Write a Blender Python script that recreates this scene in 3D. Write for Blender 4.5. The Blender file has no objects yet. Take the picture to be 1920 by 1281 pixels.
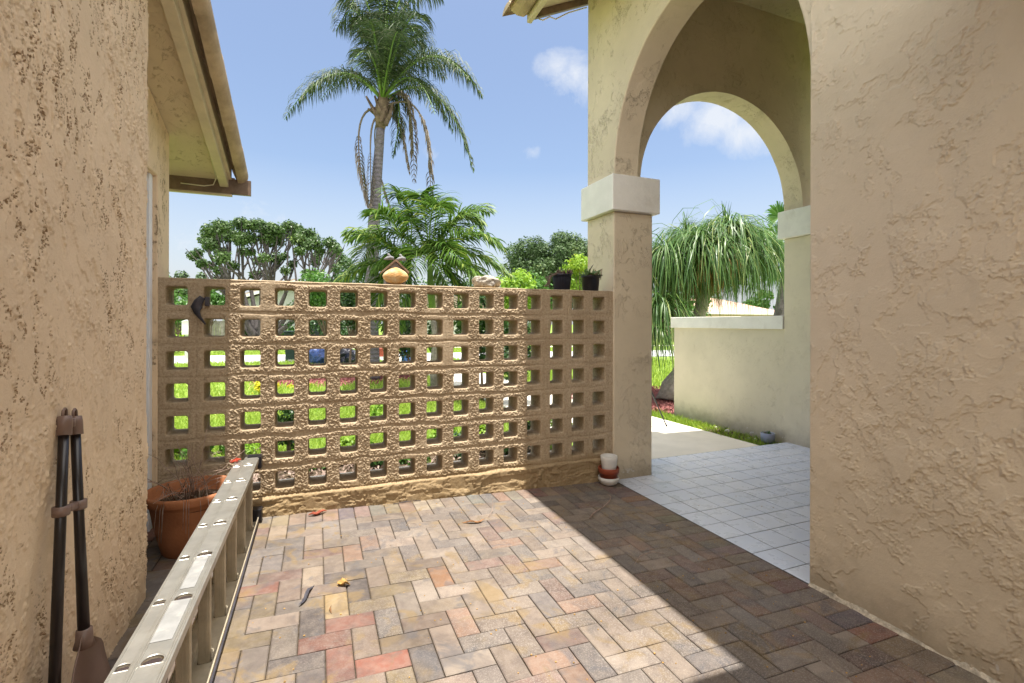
import bpy, math, random
import numpy as np
from math import radians as rad, pi, sin, cos
random.seed(7); RS = np.random.RandomState(7)
S = bpy.context.scene; COL = S.collection

# ---------------------------------------------------------------- camera
EYE, YAW, FPX, CX, CY = 1.351, .3811, 907.5, 960., 606.2
cam = bpy.data.cameras.new('camera'); cam.sensor_width = 36; cam.lens = 36*FPX/1920
cam.shift_y = (CY-640.5)/1920; cam.clip_end = 2000; cam.clip_start = .02
co = bpy.data.objects.new('camera', cam); COL.objects.link(co); S.camera = co
co.location = (0, 0, EYE)
co.rotation_mode = 'YXZ'
from mathutils import Matrix, Vector
co.rotation_mode = 'QUATERNION'
co.rotation_quaternion = (Matrix.Rotation(-YAW, 3, 'Z') @ Matrix.Rotation(pi/2, 3, 'X') @ Matrix.Rotation(.002, 3, 'Z')).to_quaternion()

# ---------------------------------------------------------------- sun and sky
SUNV = Vector((-.012, .15, -1)).normalized()          # the way the light travels
sun = bpy.data.lights.new('sun', 'SUN'); sun.energy = 3.5; sun.angle = rad(.55); sun.color = (1, .95, .87)
so = bpy.data.objects.new('sun', sun); COL.objects.link(so)
so.rotation_mode = 'QUATERNION'; so.rotation_quaternion = SUNV.to_track_quat('-Z', 'Y')
W = bpy.data.worlds.new('World'); S.world = W; W.use_nodes = True
nt = W.node_tree; nt.nodes.clear(); N = nt.nodes.new; L = nt.links.new
wo = N('ShaderNodeOutputWorld'); bg = N('ShaderNodeBackground'); sky = N('ShaderNodeTexSky')
sky.sky_type = 'NISHITA'; sky.sun_disc = False; sky.sun_elevation = math.asin(-SUNV.z)
sky.sun_rotation = math.atan2(-SUNV.x, -SUNV.y); sky.air_density = 1.0; sky.dust_density = 3.2; sky.ozone_density = 1.3
bg.inputs[1].default_value = .08
tc = N('ShaderNodeTexCoord')
def vm(op, a, b=None):
    n = N('ShaderNodeVectorMath'); n.operation = op; L(a, n.inputs[0])
    if b is not None:
        if isinstance(b, tuple): n.inputs[1].default_value = b
        else: L(b, n.inputs[1])
    return n.outputs[0] if op not in ('LENGTH', 'DOT_PRODUCT') else n.outputs['Value']
def mm(op, a, b=None, c=None, clamp=False):
    n = N('ShaderNodeMath'); n.operation = op; n.use_clamp = clamp
    for i, v in enumerate((a, b, c)):
        if v is None: continue
        if isinstance(v, (int, float)): n.inputs[i].default_value = v
        else: L(v, n.inputs[i])
    return n.outputs[0]
nz = N('ShaderNodeTexNoise'); nz.inputs['Scale'].default_value = 9; nz.inputs['Detail'].default_value = 12; nz.inputs['Roughness'].default_value = .68; nz.inputs['Distortion'].default_value = .4
L(tc.outputs['Generated'], nz.inputs['Vector'])
best = None
for (x, y, z), r, k in [((.405, .787, .468), .052, 1), ((.436, .775, .457), .07, 1), ((.47, .765, .44), .07, .9), ((.60, .70, .385), .075, .9),
                        ((.655, .668, .362), .085, 1.1), ((.70, .635, .335), .08, .9), ((.389, .859, .333), .035, .55), ((.204, .923, .325), .03, .5),
                        ((-.22, .965, .13), .13, .6), ((-.05, .985, .15), .2, .4), ((.5, .85, .12), .2, .45), ((.33, .93, .16), .12, .4),
                        ]:
    d = vm('SUBTRACT', tc.outputs['Generated'], (x, y, z))
    d = vm('MULTIPLY', d, (1, 1, 1.55))
    v = mm('MULTIPLY', mm('SUBTRACT', 1, mm('DIVIDE', vm('LENGTH', d), r), clamp=True), k)
    best = v if best is None else mm('MAXIMUM', best, v)
g = mm('ADD', best, mm('MULTIPLY', mm('SUBTRACT', nz.outputs['Fac'], .5), 2.1))
g = mm('MULTIPLY', mm('SUBTRACT', g, .16), 1.25, clamp=True)
g = mm('MULTIPLY', g, mm('MULTIPLY', best, 6, clamp=True))
g = mm('MULTIPLY', g, .85)
szz = N('ShaderNodeSeparateXYZ'); L(tc.outputs['Generated'], szz.inputs[0])
hz = mm('MULTIPLY', mm('SUBTRACT', 1, mm('DIVIDE', szz.outputs[2], .30), clamp=True), .78)
g = mm('MAXIMUM', g, hz)
mx = N('ShaderNodeMix'); mx.data_type = 'RGBA'; L(g, mx.inputs['Factor']); L(sky.outputs[0], mx.inputs['A'])
mx.inputs['B'].default_value = (3.9, 4.05, 4.3, 1)
# added bright cloud overhead and behind, out of view, to fill the shade
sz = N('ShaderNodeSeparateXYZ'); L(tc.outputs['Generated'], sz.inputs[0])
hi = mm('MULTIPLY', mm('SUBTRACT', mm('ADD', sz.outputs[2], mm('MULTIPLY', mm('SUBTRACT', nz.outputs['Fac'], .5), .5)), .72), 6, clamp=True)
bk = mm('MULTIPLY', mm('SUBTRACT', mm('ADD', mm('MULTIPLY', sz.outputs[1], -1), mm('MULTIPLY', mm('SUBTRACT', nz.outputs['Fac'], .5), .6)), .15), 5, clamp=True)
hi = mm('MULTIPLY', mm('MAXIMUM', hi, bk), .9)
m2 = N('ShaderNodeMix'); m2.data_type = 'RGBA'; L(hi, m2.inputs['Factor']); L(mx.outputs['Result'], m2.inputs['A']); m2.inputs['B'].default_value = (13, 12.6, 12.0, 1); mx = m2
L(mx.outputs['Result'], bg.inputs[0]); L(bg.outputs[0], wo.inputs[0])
S.view_settings.view_transform = 'Standard'; S.view_settings.look = 'None'; S.view_settings.gamma = 1
S.view_settings.exposure = 1.52
S.cycles.max_bounces = 10; S.cycles.diffuse_bounces = 6; S.cycles.transparent_max_bounces = 8

# ---------------------------------------------------------------- helpers
def at(px, py, t):
    """world point seen at photo pixel px,py at distance t along the view axis"""
    x, y = (px-CX)/FPX, (CY-py)/FPX
    return np.array([t*(sin(YAW)+x*cos(YAW)), t*(cos(YAW)-x*sin(YAW)), EYE+y*t])
def onplane(px, py, ax, v):
    d = at(px, py, 1)-np.array([0, 0, EYE]); o = np.array([0, 0, EYE]); return o+d*(v-o[ax])/d[ax]
def lin(c):
    return tuple(((v/255)/12.92 if v/255 <= .04045 else ((v/255+.055)/1.055)**2.4) for v in c)
def tag(o, label=None, cat=None, group=None, kind=None):
    if label: o['label'] = label
    if cat: o['category'] = cat
    if group: o['group'] = group
    if kind: o['kind'] = kind
    return o
def empty(name, loc=(0, 0, 0), rz=0, **k):
    o = bpy.data.objects.new(name, None); COL.objects.link(o); o.location = loc; o.rotation_euler = (0, 0, rz)
    return tag(o, **k)
class MB:
    def __init__(s): s.v = []; s.f = []; s.r = []; s.c = []
    def add(s, V, F, r=None, c=None):
        b = len(s.v); s.v.extend([tuple(map(float, p)) for p in V]); s.f.extend([tuple(int(i)+b for i in q) for q in F])
        if r is None: r = random.random()
        s.r.extend([r]*len(F) if np.isscalar(r) else list(r))
        s.c.extend([c or (.5, .5, .5)]*len(F)); return s
    def box(s, a, b, r=None, c=None):
        (x0, y0, z0), (x1, y1, z1) = a, b
        V = [(x, y, z) for x in (x0, x1) for y in (y0, y1) for z in (z0, z1)]
        return s.add(V, [(0, 1, 3, 2), (4, 6, 7, 5), (0, 4, 5, 1), (2, 3, 7, 6), (0, 2, 6, 4), (1, 5, 7, 3)], r, c)
    def prism(s, P, ax, lo, hi, flip=False):
        """polygon P of 2-D points in the two axes other than ax, extruded from lo to hi"""
        n = len(P); o = [i for i in range(3) if i != ax]
        V = []
        for h in (lo, hi):
            for p in P:
                q = [0, 0, 0]; q[ax] = h; q[o[0]], q[o[1]] = p; V.append(q)
        F = [tuple(range(n))[::-1], tuple(range(n, 2*n))]+[(i, (i+1) % n, n+(i+1) % n, n+i) for i in range(n)]
        return s.add(V, F)
    def tube(s, P, R, n=8, cap=True, r=None, c=None, flat=1.0):
        P = [np.array(p, float) for p in P]; m = len(P); R = [R]*m if np.isscalar(R) else R
        V = []; up = np.array([.123, .35, 1.])
        for i, p in enumerate(P):
            t = P[min(i+1, m-1)]-P[max(i-1, 0)]; t /= np.linalg.norm(t)+1e-9
            a = np.cross(t, up)
            if np.linalg.norm(a) < 1e-3: a = np.cross(t, (1, 0, 0))
            a /= np.linalg.norm(a); b = np.cross(t, a)
            for k in range(n):
                w = 2*pi*k/n; V.append(p+R[i]*(cos(w)*a+flat*sin(w)*b))
        F = [(i*n+k, i*n+(k+1) % n, (i+1)*n+(k+1) % n, (i+1)*n+k) for i in range(m-1) for k in range(n)]
        if cap: F += [tuple(range(n))[::-1], tuple(range((m-1)*n, m*n))]
        return s.add(V, F, r, c)
    def lathe(s, prof, c, n=32, wob=0, sq=1.0):
        V = []
        for k in range(n):
            w = 2*pi*k/n
            for (r_, z) in prof:
                q = r_*(1+wob*sin(3*w+z*20)); V.append((c[0]+q*cos(w), c[1]+q*sin(w)*sq, c[2]+z))
        m = len(prof)
        return s.add(V, [(k*m+i, ((k+1) % n)*m+i, ((k+1) % n)*m+i+1, k*m+i+1) for k in range(n) for i in range(m-1)])
    def build(s, name, mat, parent=None, smooth=False, bevel=0, weld=False, seg=2):
        me = bpy.data.meshes.new(name); me.from_pydata(s.v, [], s.f); me.update()
        a = me.attributes.new('rnd', 'FLOAT', 'FACE'); a.data.foreach_set('value', np.array(s.r, 'f'))
        a = me.attributes.new('tint', 'FLOAT_COLOR', 'FACE'); a.data.foreach_set('color', np.array([(*c, 1) for c in s.c], 'f').ravel())
        o = link(name, me, mat, parent, smooth)
        if bevel:
            m = o.modifiers.new('bevel', 'BEVEL'); m.width = bevel; m.segments = seg; m.limit_method = 'ANGLE'; m.angle_limit = rad(35)
        return o
def link(name, me, mat, parent=None, smooth=False):
    me.materials.append(mat)
    if smooth: me.polygons.foreach_set('use_smooth', [True]*len(me.polygons)); me.update()
    o = bpy.data.objects.new(name, me); COL.objects.link(o)
    if parent is not None:
        o.parent = parent; o.matrix_parent_inverse = Matrix.Translation(parent.location).inverted() if parent.rotation_euler.z == 0 else Matrix.Identity(4)
    return o
def npmesh(name, V, F, mat, rnd=None, parent=None, smooth=False):
    V = np.asarray(V, 'f'); F = np.asarray(F, 'i'); k = F.shape[1]
    me = bpy.data.meshes.new(name); me.vertices.add(len(V)); me.vertices.foreach_set('co', V.ravel())
    me.loops.add(F.size); me.loops.foreach_set('vertex_index', F.ravel())
    me.polygons.add(len(F)); me.polygons.foreach_set('loop_start', np.arange(0, F.size, k, dtype='i'))
    me.update(calc_edges=True)
    a = me.attributes.new('rnd', 'FLOAT', 'FACE'); a.data.foreach_set('value', np.asarray(rnd if rnd is not None else RS.rand(len(F)), 'f'))
    return link(name, me, mat, parent, smooth)

# ---------------------------------------------------------------- materials
class NT:
    """tiny node-graph writer"""
    def __init__(s, name, rough=.8, spec=.3):
        s.m = bpy.data.materials.new(name); s.m.use_nodes = True; s.t = s.m.node_tree
        s.p = s.t.nodes['Principled BSDF']; s.p.inputs['Roughness'].default_value = rough; s.p.inputs['Specular IOR Level'].default_value = spec
        s.co = s.t.nodes.new('ShaderNodeTexCoord').outputs['Object']
    def L(s, a, b):
        if hasattr(a, 'is_output'): s.t.links.new(a, b)
        else: b.default_value = (*a, 1) if isinstance(a, tuple) and len(a) == 3 and b.type == 'RGBA' else a
    def noise(s, scale, det=5, rough=.55, dist=0, vec=None, stretch=None):
        n = s.t.nodes.new('ShaderNodeTexNoise'); n.inputs['Scale'].default_value = scale; n.inputs['Detail'].default_value = det
        n.inputs['Roughness'].default_value = rough; n.inputs['Distortion'].default_value = dist
        v = vec or s.co
        if stretch:
            q = s.t.nodes.new('ShaderNodeMapping'); q.inputs['Scale'].default_value = stretch; s.L(v, q.inputs[0]); v = q.outputs[0]
        s.L(v, n.inputs['Vector']); return n.outputs['Fac']
    def vor(s, scale, feat='F1', stretch=None):
        n = s.t.nodes.new('ShaderNodeTexVoronoi'); n.inputs['Scale'].default_value = scale; n.feature = feat
        v = s.co
        if stretch:
            q = s.t.nodes.new('ShaderNodeMapping'); q.inputs['Scale'].default_value = stretch; s.L(v, q.inputs[0]); v = q.outputs[0]
        s.L(v, n.inputs['Vector']); return n.outputs['Distance']
    def math(s, op, a, b=0., c=0., clamp=False):
        n = s.t.nodes.new('ShaderNodeMath'); n.operation = op; n.use_clamp = clamp
        for i, v in enumerate((a, b, c)): s.L(v, n.inputs[i])
        return n.outputs[0]
    def ramp(s, v, lo, hi, a=0., b=1., smooth=True):
        n = s.t.nodes.new('ShaderNodeMapRange'); n.interpolation_type = 'SMOOTHSTEP' if smooth else 'LINEAR'
        s.L(v, n.inputs[0])
        for i, x in enumerate((lo, hi, a, b)): n.inputs[i+1].default_value = x
        return n.outputs[0]
    def mix(s, f, a, b, mode='MIX'):
        n = s.t.nodes.new('ShaderNodeMix'); n.data_type = 'RGBA'; n.blend_type = mode
        s.L(f, n.inputs['Factor']); s.L(a, n.inputs['A']); s.L(b, n.inputs['B']); return n.outputs['Result']
    def attr(s, name, out='Fac'):
        n = s.t.nodes.new('ShaderNodeAttribute'); n.attribute_name = name; return n.outputs[out]
    def pos(s, ax):
        n = s.t.nodes.new('ShaderNodeSeparateXYZ'); s.L(s.co, n.inputs[0]); return n.outputs[ax]
    def col(s, c): s.L(c, s.p.inputs['Base Color']); return s
    def bump(s, h, dist=.01, strength=1.):
        n = s.t.nodes.new('ShaderNodeBump'); n.inputs['Distance'].default_value = dist; n.inputs['Strength'].default_value = strength
        s.L(h, n.inputs['Height']); 
        if getattr(s, 'lastn', None): s.L(s.lastn, n.inputs['Normal'])
        s.lastn = n.outputs[0]; s.L(s.lastn, s.p.inputs['Normal']); return s
    def rough(s, r): s.L(r, s.p.inputs['Roughness']); return s

def stucco(name, base, amt=1., stretch=(1, 1, 1), scale=1., pits=0., pitcol=(.20, .125, .065), grime=.0, sheet=False):
    g = NT(name, .85, .2)
    warp = g.noise(2.2*scale, 4, .6, 1.2, stretch=stretch)
    n1 = g.noise(5.2*scale, 10, .70, .35, stretch=stretch)            # trowelled sheets
    n2 = g.noise(8.*scale, 9, .68, .5, stretch=(stretch[0]*1.3, stretch[1]*1.3, stretch[2]*.8))
    zA = g.ramp(g.noise(3.3*scale, 3, .6), .50, .60); zB = g.ramp(g.noise(2.7*scale, 3, .6, stretch=(1, 1, 1.7)), .47, .60)
    brk = g.ramp(g.noise(14*scale, 4, .65), .46, .56)
    step1 = g.math('MULTIPLY', g.ramp(n1, .50, .515), zA); step2 = g.math('MULTIPLY', g.ramp(n2, .53, .55), zB)
    ridge = g.ramp(g.math('ABSOLUTE', g.math('SUBTRACT', n2, .47)), 0., .016, 1., 0.)
    rg = g.math('MULTIPLY', g.math('MULTIPLY', ridge, zA), brk)
    fine = g.noise(70*scale, 5, .6)
    h = g.math('ADD', g.math('MULTIPLY', step1, .42), g.math('MULTIPLY', step2, .42))
    h = g.math('ADD', h, g.math('MULTIPLY', rg, .6)); h = g.math('ADD', h, g.math('MULTIPLY', n1, .35))
    h = g.math('ADD', h, g.math('MULTIPLY', warp, .5)); h = g.math('ADD', h, g.math('MULTIPLY', fine, .06))
    tone = g.noise(1.3, 4, .6)
    c = g.mix(g.ramp(tone, .3, .7), tuple(v*.93 for v in base), tuple(min(1, v*1.06) for v in base))
    c = g.mix(g.math('MULTIPLY', g.ramp(g.noise(16, 6, .7), .5, .8), .22), c, tuple(v*.72 for v in base))
    if pits:
        p1 = g.noise(12*scale, 8, .70, .5, stretch=(stretch[0], stretch[1], stretch[2]*.6))
        zone = g.ramp(g.noise(2.6*scale, 4, .6, stretch=(1, 1, .6)), .40, .50)
        pm = g.math('MULTIPLY', g.ramp(g.math('ABSOLUTE', g.math('SUBTRACT', p1, .56)), .006, .022, 1., 0.), zone)
        pm = g.math('MULTIPLY', pm, g.ramp(g.noise(26*scale, 4, .6), .49, .55))
        c = g.mix(g.math('MULTIPLY', pm, pits), c, pitcol); h = g.math('SUBTRACT', h, g.math('MULTIPLY', pm, .9))
    if sheet:
        c = g.mix(g.math('MULTIPLY', g.attr('rnd'), .95), c, (.25, .155, .08))
    if grime:
        z = g.pos(2); low = g.math('ADD', z, g.math('MULTIPLY', g.noise(7, 6, .7), .35))
        c = g.mix(g.ramp(low, .12, .42, grime, 0.), c, (.16, .125, .085))
        peel = g.math('MULTIPLY', g.ramp(g.noise(9, 5, .6, .5), .62, .64), g.ramp(z, .03, .12, 1., 0.))
        c = g.mix(peel, c, (.62, .60, .56))
    g.col(c)
    if sheet: g.bump(g.noise(120, 5, .6), .0012)
    else: g.bump(h, .009*amt, .8)
    return g.m
TAN = (.67, .575, .425)
M = {}
M['stucco'] = stucco('stucco_tan', TAN, 1., (1, 1, 1), 1., grime=.55)
M['sheet'] = stucco('stucco_tan_trowelled', TAN, 1., grime=.45, sheet=True)
M['sheet_left'] = stucco('stucco_left_trowelled', (.76, .60, .425), 1., grime=.2, sheet=True)  # same paint as TAN, base warmed to stand in for light off the pavers
M['stucco_left'] = stucco('stucco_tan_pitted', (.76, .60, .42), .7, (1, 1, .5), 1.2, pits=.8, grime=.2)  # pitted TAN paint, paver bounce put into its lighter, warmer base
M['stucco_pale'] = stucco('stucco_pale', (.68, .615, .465), .40, (1, 1, .8), 1., grime=.5)
M['soffit'] = stucco('stucco_soffit', (.62, .52, .38), .3, (1, 1, 1), .8, pits=.3)
def simple(name, c, rough=.6, spec=.3, var=.12, sc=12, bump=0, metal=0, bsc=60, dirt=0, dirtc=(.1, .08, .05)):
    g = NT(name, rough, spec); q = g.mix(g.ramp(g.noise(sc, 5, .6), .3, .7), tuple(v*(1-var) for v in c), tuple(min(1, v*(1+var)) for v in c))
    if dirt: q = g.mix(g.ramp(g.noise(sc*.7, 7, .7, .5), .5, .75, 0., dirt), q, dirtc)
    g.col(q); g.p.inputs['Metallic'].default_value = metal
    if bump: g.bump(g.noise(bsc, 5, .6), bump)
    return g.m
M['cap'] = simple('painted_trim', (.80, .785, .73), .7, .25, .05, 5, .004, bsc=25, dirt=.30, dirtc=(.42, .37, .28))
M['fascia'] = simple('fascia_paint', (.60, .52, .38), .6, .3, .08, 6, .001, dirt=.2)
M['tile_edge'] = simple('roof_tile_clay', (.42, .325, .22), .75, .3, .22, 7, .004, bsc=30, dirt=.35)
M['flash'] = simple('drip_edge_metal', (.18, .125, .09), .5, .4, .3, 10)
M['white_frame'] = simple('white_frame', (.80, .83, .88), .4, .4, .03)
M['glass_dark'] = simple('window_glass', (.05, .06, .07), .05, .8, .05)
M['wire'] = simple('wire_white', (.7, .65, .55), .5)
# screen blocks: coarse grain
g = NT('breeze_block_paint', .97, .04)
c = g.mix(g.ramp(g.noise(4, 5, .6), .3, .7), (.42, .33, .225), (.51, .41, .29))
c = g.mix(g.ramp(g.noise(60, 5, .75), .42, .66, 0., .5), c, (.21, .135, .07))
c = g.mix(g.ramp(g.pos(2), .16, .3, .55, 0.), c, (.27, .18, .075))
c = g.mix(g.ramp(g.noise(11, 6, .75, .6), .63, .72, 0., .7), c, (.12, .085, .05))
g.col(c); g.bump(g.noise(130, 4, .6), .0025)
M['block'] = g.m
# brick pavers
g = NT('clay_pavers', .78, .25)
tint = g.mix(1., g.attr('tint', 'Color'), (.45, .432, .42), 'MULTIPLY')
c = g.mix(g.ramp(g.noise(24, 6, .65), .3, .72, 0., .34), tint, (.27, .225, .19))
c = g.mix(g.ramp(g.noise(9, 4, .6, .8), .42, .68, 0., .42), c, (.085, .068, .066))
c = g.mix(g.ramp(g.noise(7, 4, .6, 1.), .50, .62, 0., .55), c, g.mix(g.ramp(g.noise(3.3, 3, .5), .42, .58), (.085, .085, .095), (.21, .145, .065)))
c = g.mix(1., c, g.mix(g.ramp(g.noise(1.9, 5, .65), .3, .7), (.78, .77, .76), (1.12, 1.12, 1.12)), 'MULTIPLY')
x = g.pos(0)
wear = g.math('MULTIPLY', g.ramp(g.math('ADD', x, g.math('MULTIPLY', g.attr('rnd'), 1.4)), .7, 2.2), g.ramp(g.noise(170, 3, .7), .5, .62))
c = g.mix(g.math('MULTIPLY', wear, .5), c, (.36, .32, .28))
c = g.mix(g.math('MULTIPLY', wear, g.ramp(g.noise(230, 2, .5), .52, .6, 0., .5)), c, (.12, .09, .07))
g.col(c); g.bump(g.math('ADD', g.math('MULTIPLY', g.noise(190, 4, .7), g.ramp(x, .2, 1.6, .35, 1.)), g.noise(30, 4, .6)), .0028)
g.rough(g.ramp(g.noise(14, 4, .6), .3, .7, .55, .85))
M['paver'] = g.m
M['sand'] = simple('joint_sand', (.055, .042, .03), .95, .1, .4, 60, .004)
g = NT('porch_tile', .28, .5)
tint = g.attr('rnd')
c = g.mix(tint, (.56, .615, .73), (.62, .66, .75)); c = g.mix(g.ramp(g.noise(6, 6, .7, .6), .4, .75, 0., .18), c, (.50, .50, .52))
c = g.mix(g.ramp(g.noise(75, 4, .7), .78, .84, 0., .5), c, (.32, .33, .36))
c = g.mix(g.ramp(g.noise(23, 5, .7), .74, .78, 0., .6), c, (.30, .27, .22))
g.col(c); g.rough(g.ramp(g.noise(8, 5, .6), .3, .7, .22, .42)); g.bump(g.noise(14, 4, .5), .002, .5)
M['tile'] = g.m
M['grout'] = simple('tile_grout', (.07, .07, .075), .9, .1, .3, 30)
M['concrete'] = simple('walkway_concrete', (.66, .62, .53), .85, .2, .07, 2.5, .002, bsc=80, dirt=.16, dirtc=(.3, .26, .2))
M['mortar'] = simple('crumbling_mortar', (.52, .46, .36), .95, .1, .35, 30, .01, bsc=70, dirt=.6)
M['road'] = simple('street_concrete', (.46, .46, .47), .85, .2, .07, .6)
M['lawn'] = simple('lawn_soil', (.17, .25, .05), .95, .1, .4, 3, .02, bsc=20)
M['soil'] = simple('dark_soil', (.10, .075, .05), .95, .1, .5, 20, .02)
M['mulch'] = simple('red_mulch', (.30, .12, .11), .9, .1, .45, 30, .03)
def leafmat(name, a, b, c3=None, rough=.45, trans=.3, spec=.4):
    g = NT(name, rough, spec); r = g.attr('rnd')
    c = g.mix(g.ramp(r, 0, 1, smooth=False), a, b)
    if c3: c = g.mix(g.ramp(r, .86, .9), c, c3)
    g.col(c)
    if trans:
        tr = g.t.nodes.new('ShaderNodeBsdfTranslucent'); g.L(c, tr.inputs[0]); ms = g.t.nodes.new('ShaderNodeMixShader'); ms.inputs[0].default_value = trans
        g.L(g.p.outputs[0], ms.inputs[1]); g.L(tr.outputs[0], ms.inputs[2]); g.L(ms.outputs[0], g.t.nodes['Material Output'].inputs[0])
    return g.m
M['grass'] = leafmat('grass_blades', (.24, .38, .05), (.45, .57, .09), (.55, .52, .18), .5, .4)
M['queen'] = leafmat('palm_leaflets', (.026, .050, .020), (.060, .092, .034), (.12, .13, .09), .55, .22, .3)
M['dead'] = leafmat('dead_fronds', (.13, .10, .08), (.26, .22, .18), None, .7, .2)
M['areca'] = leafmat('bright_palm_leaflets', (.045, .11, .016), (.12, .21, .03), (.24, .30, .06), .5, .33, .3)
M['pony'] = leafmat('ponytail_leaves', (.045, .115, .03), (.12, .21, .045), (.22, .27, .09), .4, .3)
M['ponydead'] = leafmat('dry_ponytail_leaves', (.28, .15, .04), (.38, .24, .09), None, .6, .3)
M['dark_leaf'] = leafmat('dark_leaves', (.018, .055, .014), (.05, .11, .022), (.10, .19, .035), .4, .25)
M['mid_leaf'] = leafmat('mid_green_leaves', (.04, .12, .018), (.10, .22, .03), (.20, .33, .04), .45, .35)
M['lime_leaf'] = leafmat('lime_leaves', (.16, .32, .03), (.32, .46, .04), (.60, .58, .05), .45, .4)
M['oak'] = leafmat('oak_leaves', (.035, .075, .025), (.085, .14, .04), (.15, .2, .06), .6, .25)
M['ficus'] = leafmat('sculpted_tree_leaves', (.03, .072, .016), (.08, .14, .028), (.15, .21, .045), .45, .25)
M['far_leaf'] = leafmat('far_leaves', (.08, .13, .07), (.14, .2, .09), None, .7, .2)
M['succ'] = leafmat('succulent_leaves', (.08, .17, .05), (.17, .28, .09), (.25, .12, .1), .4, .15)
M['succ_dry'] = leafmat('dry_succulent', (.17, .12, .10), (.26, .19, .16), None, .7, .1)
M['bark_grey'] = simple('grey_bark', (.085, .075, .075), .9, .15, .25, 9, .02, bsc=22)
M['bark_brown'] = simple('brown_bark', (.17, .125, .095), .9, .15, .35, 9, .03, bsc=25)
M['bark_pale'] = simple('pale_bark', (.30, .27, .24), .9, .15, .25, 14, .02, bsc=22)
M['green_stem'] = simple('green_crownshaft', (.14, .24, .05), .5, .4, .2, 5)
g = NT('ringed_palm_bark', .9, .15)
w = g.t.nodes.new('ShaderNodeTexWave'); w.bands_direction = 'Z'; w.inputs['Scale'].default_value = 3.2; w.inputs['Distortion'].default_value = 1.5; w.inputs['Detail'].default_value = 3; g.L(g.co, w.inputs[0])
g.col(g.mix(g.ramp(g.noise(14, 6, .7), .3, .7), (.10, .092, .108), (.19, .175, .195))); g.bump(w.outputs['Fac'], .012); g.bump(g.noise(40, 5, .7), .01)
M['palm_bark'] = g.m
M['alum'] = simple('ladder_aluminium', (.47, .46, .42), .36, .5, .10, 14, .0008, metal=.75, bsc=90, dirt=.35, dirtc=(.3, .25, .17))
M['alum_dull'] = simple('ladder_rung_aluminium', (.50, .44, .33), .5, .5, .15, 8, .0008, metal=.35, bsc=90, dirt=.4, dirtc=(.25, .18, .1))
M['sticker'] = simple('worn_white_sticker', (.23, .23, .225), .7, .2, .12, 20, dirt=.5, dirtc=(.5, .48, .42))
M['black_plastic'] = simple('black_plastic', (.012, .012, .016), .35, .4, .3, 12)
M['blue_black'] = simple('nursery_pot_plastic', (.012, .014, .028), .4, .4, .2, 12)
M['broom_tube'] = simple('dark_brown_tube', (.015, .011, .011), .3, .5, .2, 8)
M['broom_clip'] = simple('taupe_plastic', (.19, .125, .10), .38, .45, .1, 8)
M['bristle'] = simple('bristles', (.03, .02, .02), .8)
M['terra'] = simple('terracotta', (.36, .145, .065), .75, .25, .16, 6, .002, bsc=60, dirt=.3, dirtc=(.16, .07, .035))
M['terra_dark'] = simple('glazed_terracotta', (.25, .055, .025), .45, .4, .2, 9)
M['white_pot'] = simple('white_ceramic', (.72, .70, .66), .45, .4, .05, 9, dirt=.2, dirtc=(.45, .42, .36))
M['blue_pot'] = simple('blue_grey_ceramic', (.28, .31, .42), .5, .4, .06, 9)
M['twig'] = simple('dry_twigs', (.30, .22, .18), .8, .2, .35, 30)
M['drleaf'] = simple('dry_leaf', (.20, .10, .045), .8, .2, .4, 40, .004)
M['tanleaf'] = simple('tan_dry_leaf', (.35, .21, .07), .8, .2, .4, 40, .004)
g = NT('coral_rock', .9, .15)
c = g.mix(g.ramp(g.noise(14, 5, .6), .3, .7), (.36, .33, .30), (.52, .47, .38)); c = g.mix(g.ramp(g.math('ADD', g.pos(2), g.math('MULTIPLY', g.noise(20, 4), .04)), 1.655, 1.672, .8, 0.), c, (.50, .36, .17))
pit = g.ramp(g.vor(42), .12, .24, 1., 0.); c = g.mix(g.math('MULTIPLY', pit, g.ramp(g.noise(12, 3), .38, .5)), c, (.045, .04, .045)); g.col(c); g.bump(g.math('SUBTRACT', g.noise(50, 5), pit), .012); M['coral'] = g.m
M['redleaf'] = simple('red_dry_leaf', (.24, .06, .035), .8, .2, .4, 40, .004)
g = NT('amber_shell', .7, .3)
c = g.mix(g.ramp(g.noise(14, 5, .6), .35, .65), (.58, .31, .10), (.66, .50, .28)); c = g.mix(g.ramp(g.noise(26, 6, .8, 1), .6, .66), c, (.09, .03, .02))
g.col(c); g.bump(g.noise(30, 5, .6), .01); M['amber'] = g.m
M['weather_wood'] = simple('weathered_wood', (.27, .18, .12), .85, .2, .3, 20, .003)
M['grey_paint'] = simple('grey_paint', (.24, .22, .22), .6, .3, .15, 12)
M['bird'] = simple('grey_bird_figure', (.22, .22, .23), .7, .3, .25, 20)
M['iron'] = simple('dark_iron', (.05, .048, .06), .55, .4, .3, 12)
M['white_post'] = simple('white_post_paint', (.72, .73, .74), .6, .3, .05, 8)
M['blue_bag'] = simple('blue_tarpaulin', (.035, .07, .22), .35, .5, .4, 6, .03, bsc=8)
M['black_bag'] = simple('black_trash_bag', (.014, .016, .03), .3, .5, .3, 6, .03, bsc=8)
M['blue_bin'] = simple('blue_barrel_plastic', (.05, .12, .38), .45, .4, .1, 6)
M['green_bin'] = simple('dark_green_bin', (.012, .03, .028), .45, .4, .1, 6)
M['card'] = simple('cardboard', (.42, .33, .22), .8)
M['whitebox'] = simple('white_laminate', (.72, .72, .70), .5)
M['red_crate'] = simple('red_plastic', (.26, .06, .035), .5)
M['house_grey'] = simple('house_grey_paint', (.40, .42, .40), .8, .2, .06, 1)
M['house_white'] = simple('house_white_paint', (.62, .62, .60), .8, .2, .05, 1)
M['house_pink'] = simple('house_pink_paint', (.58, .42, .34), .8, .2, .06, 1)
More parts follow.
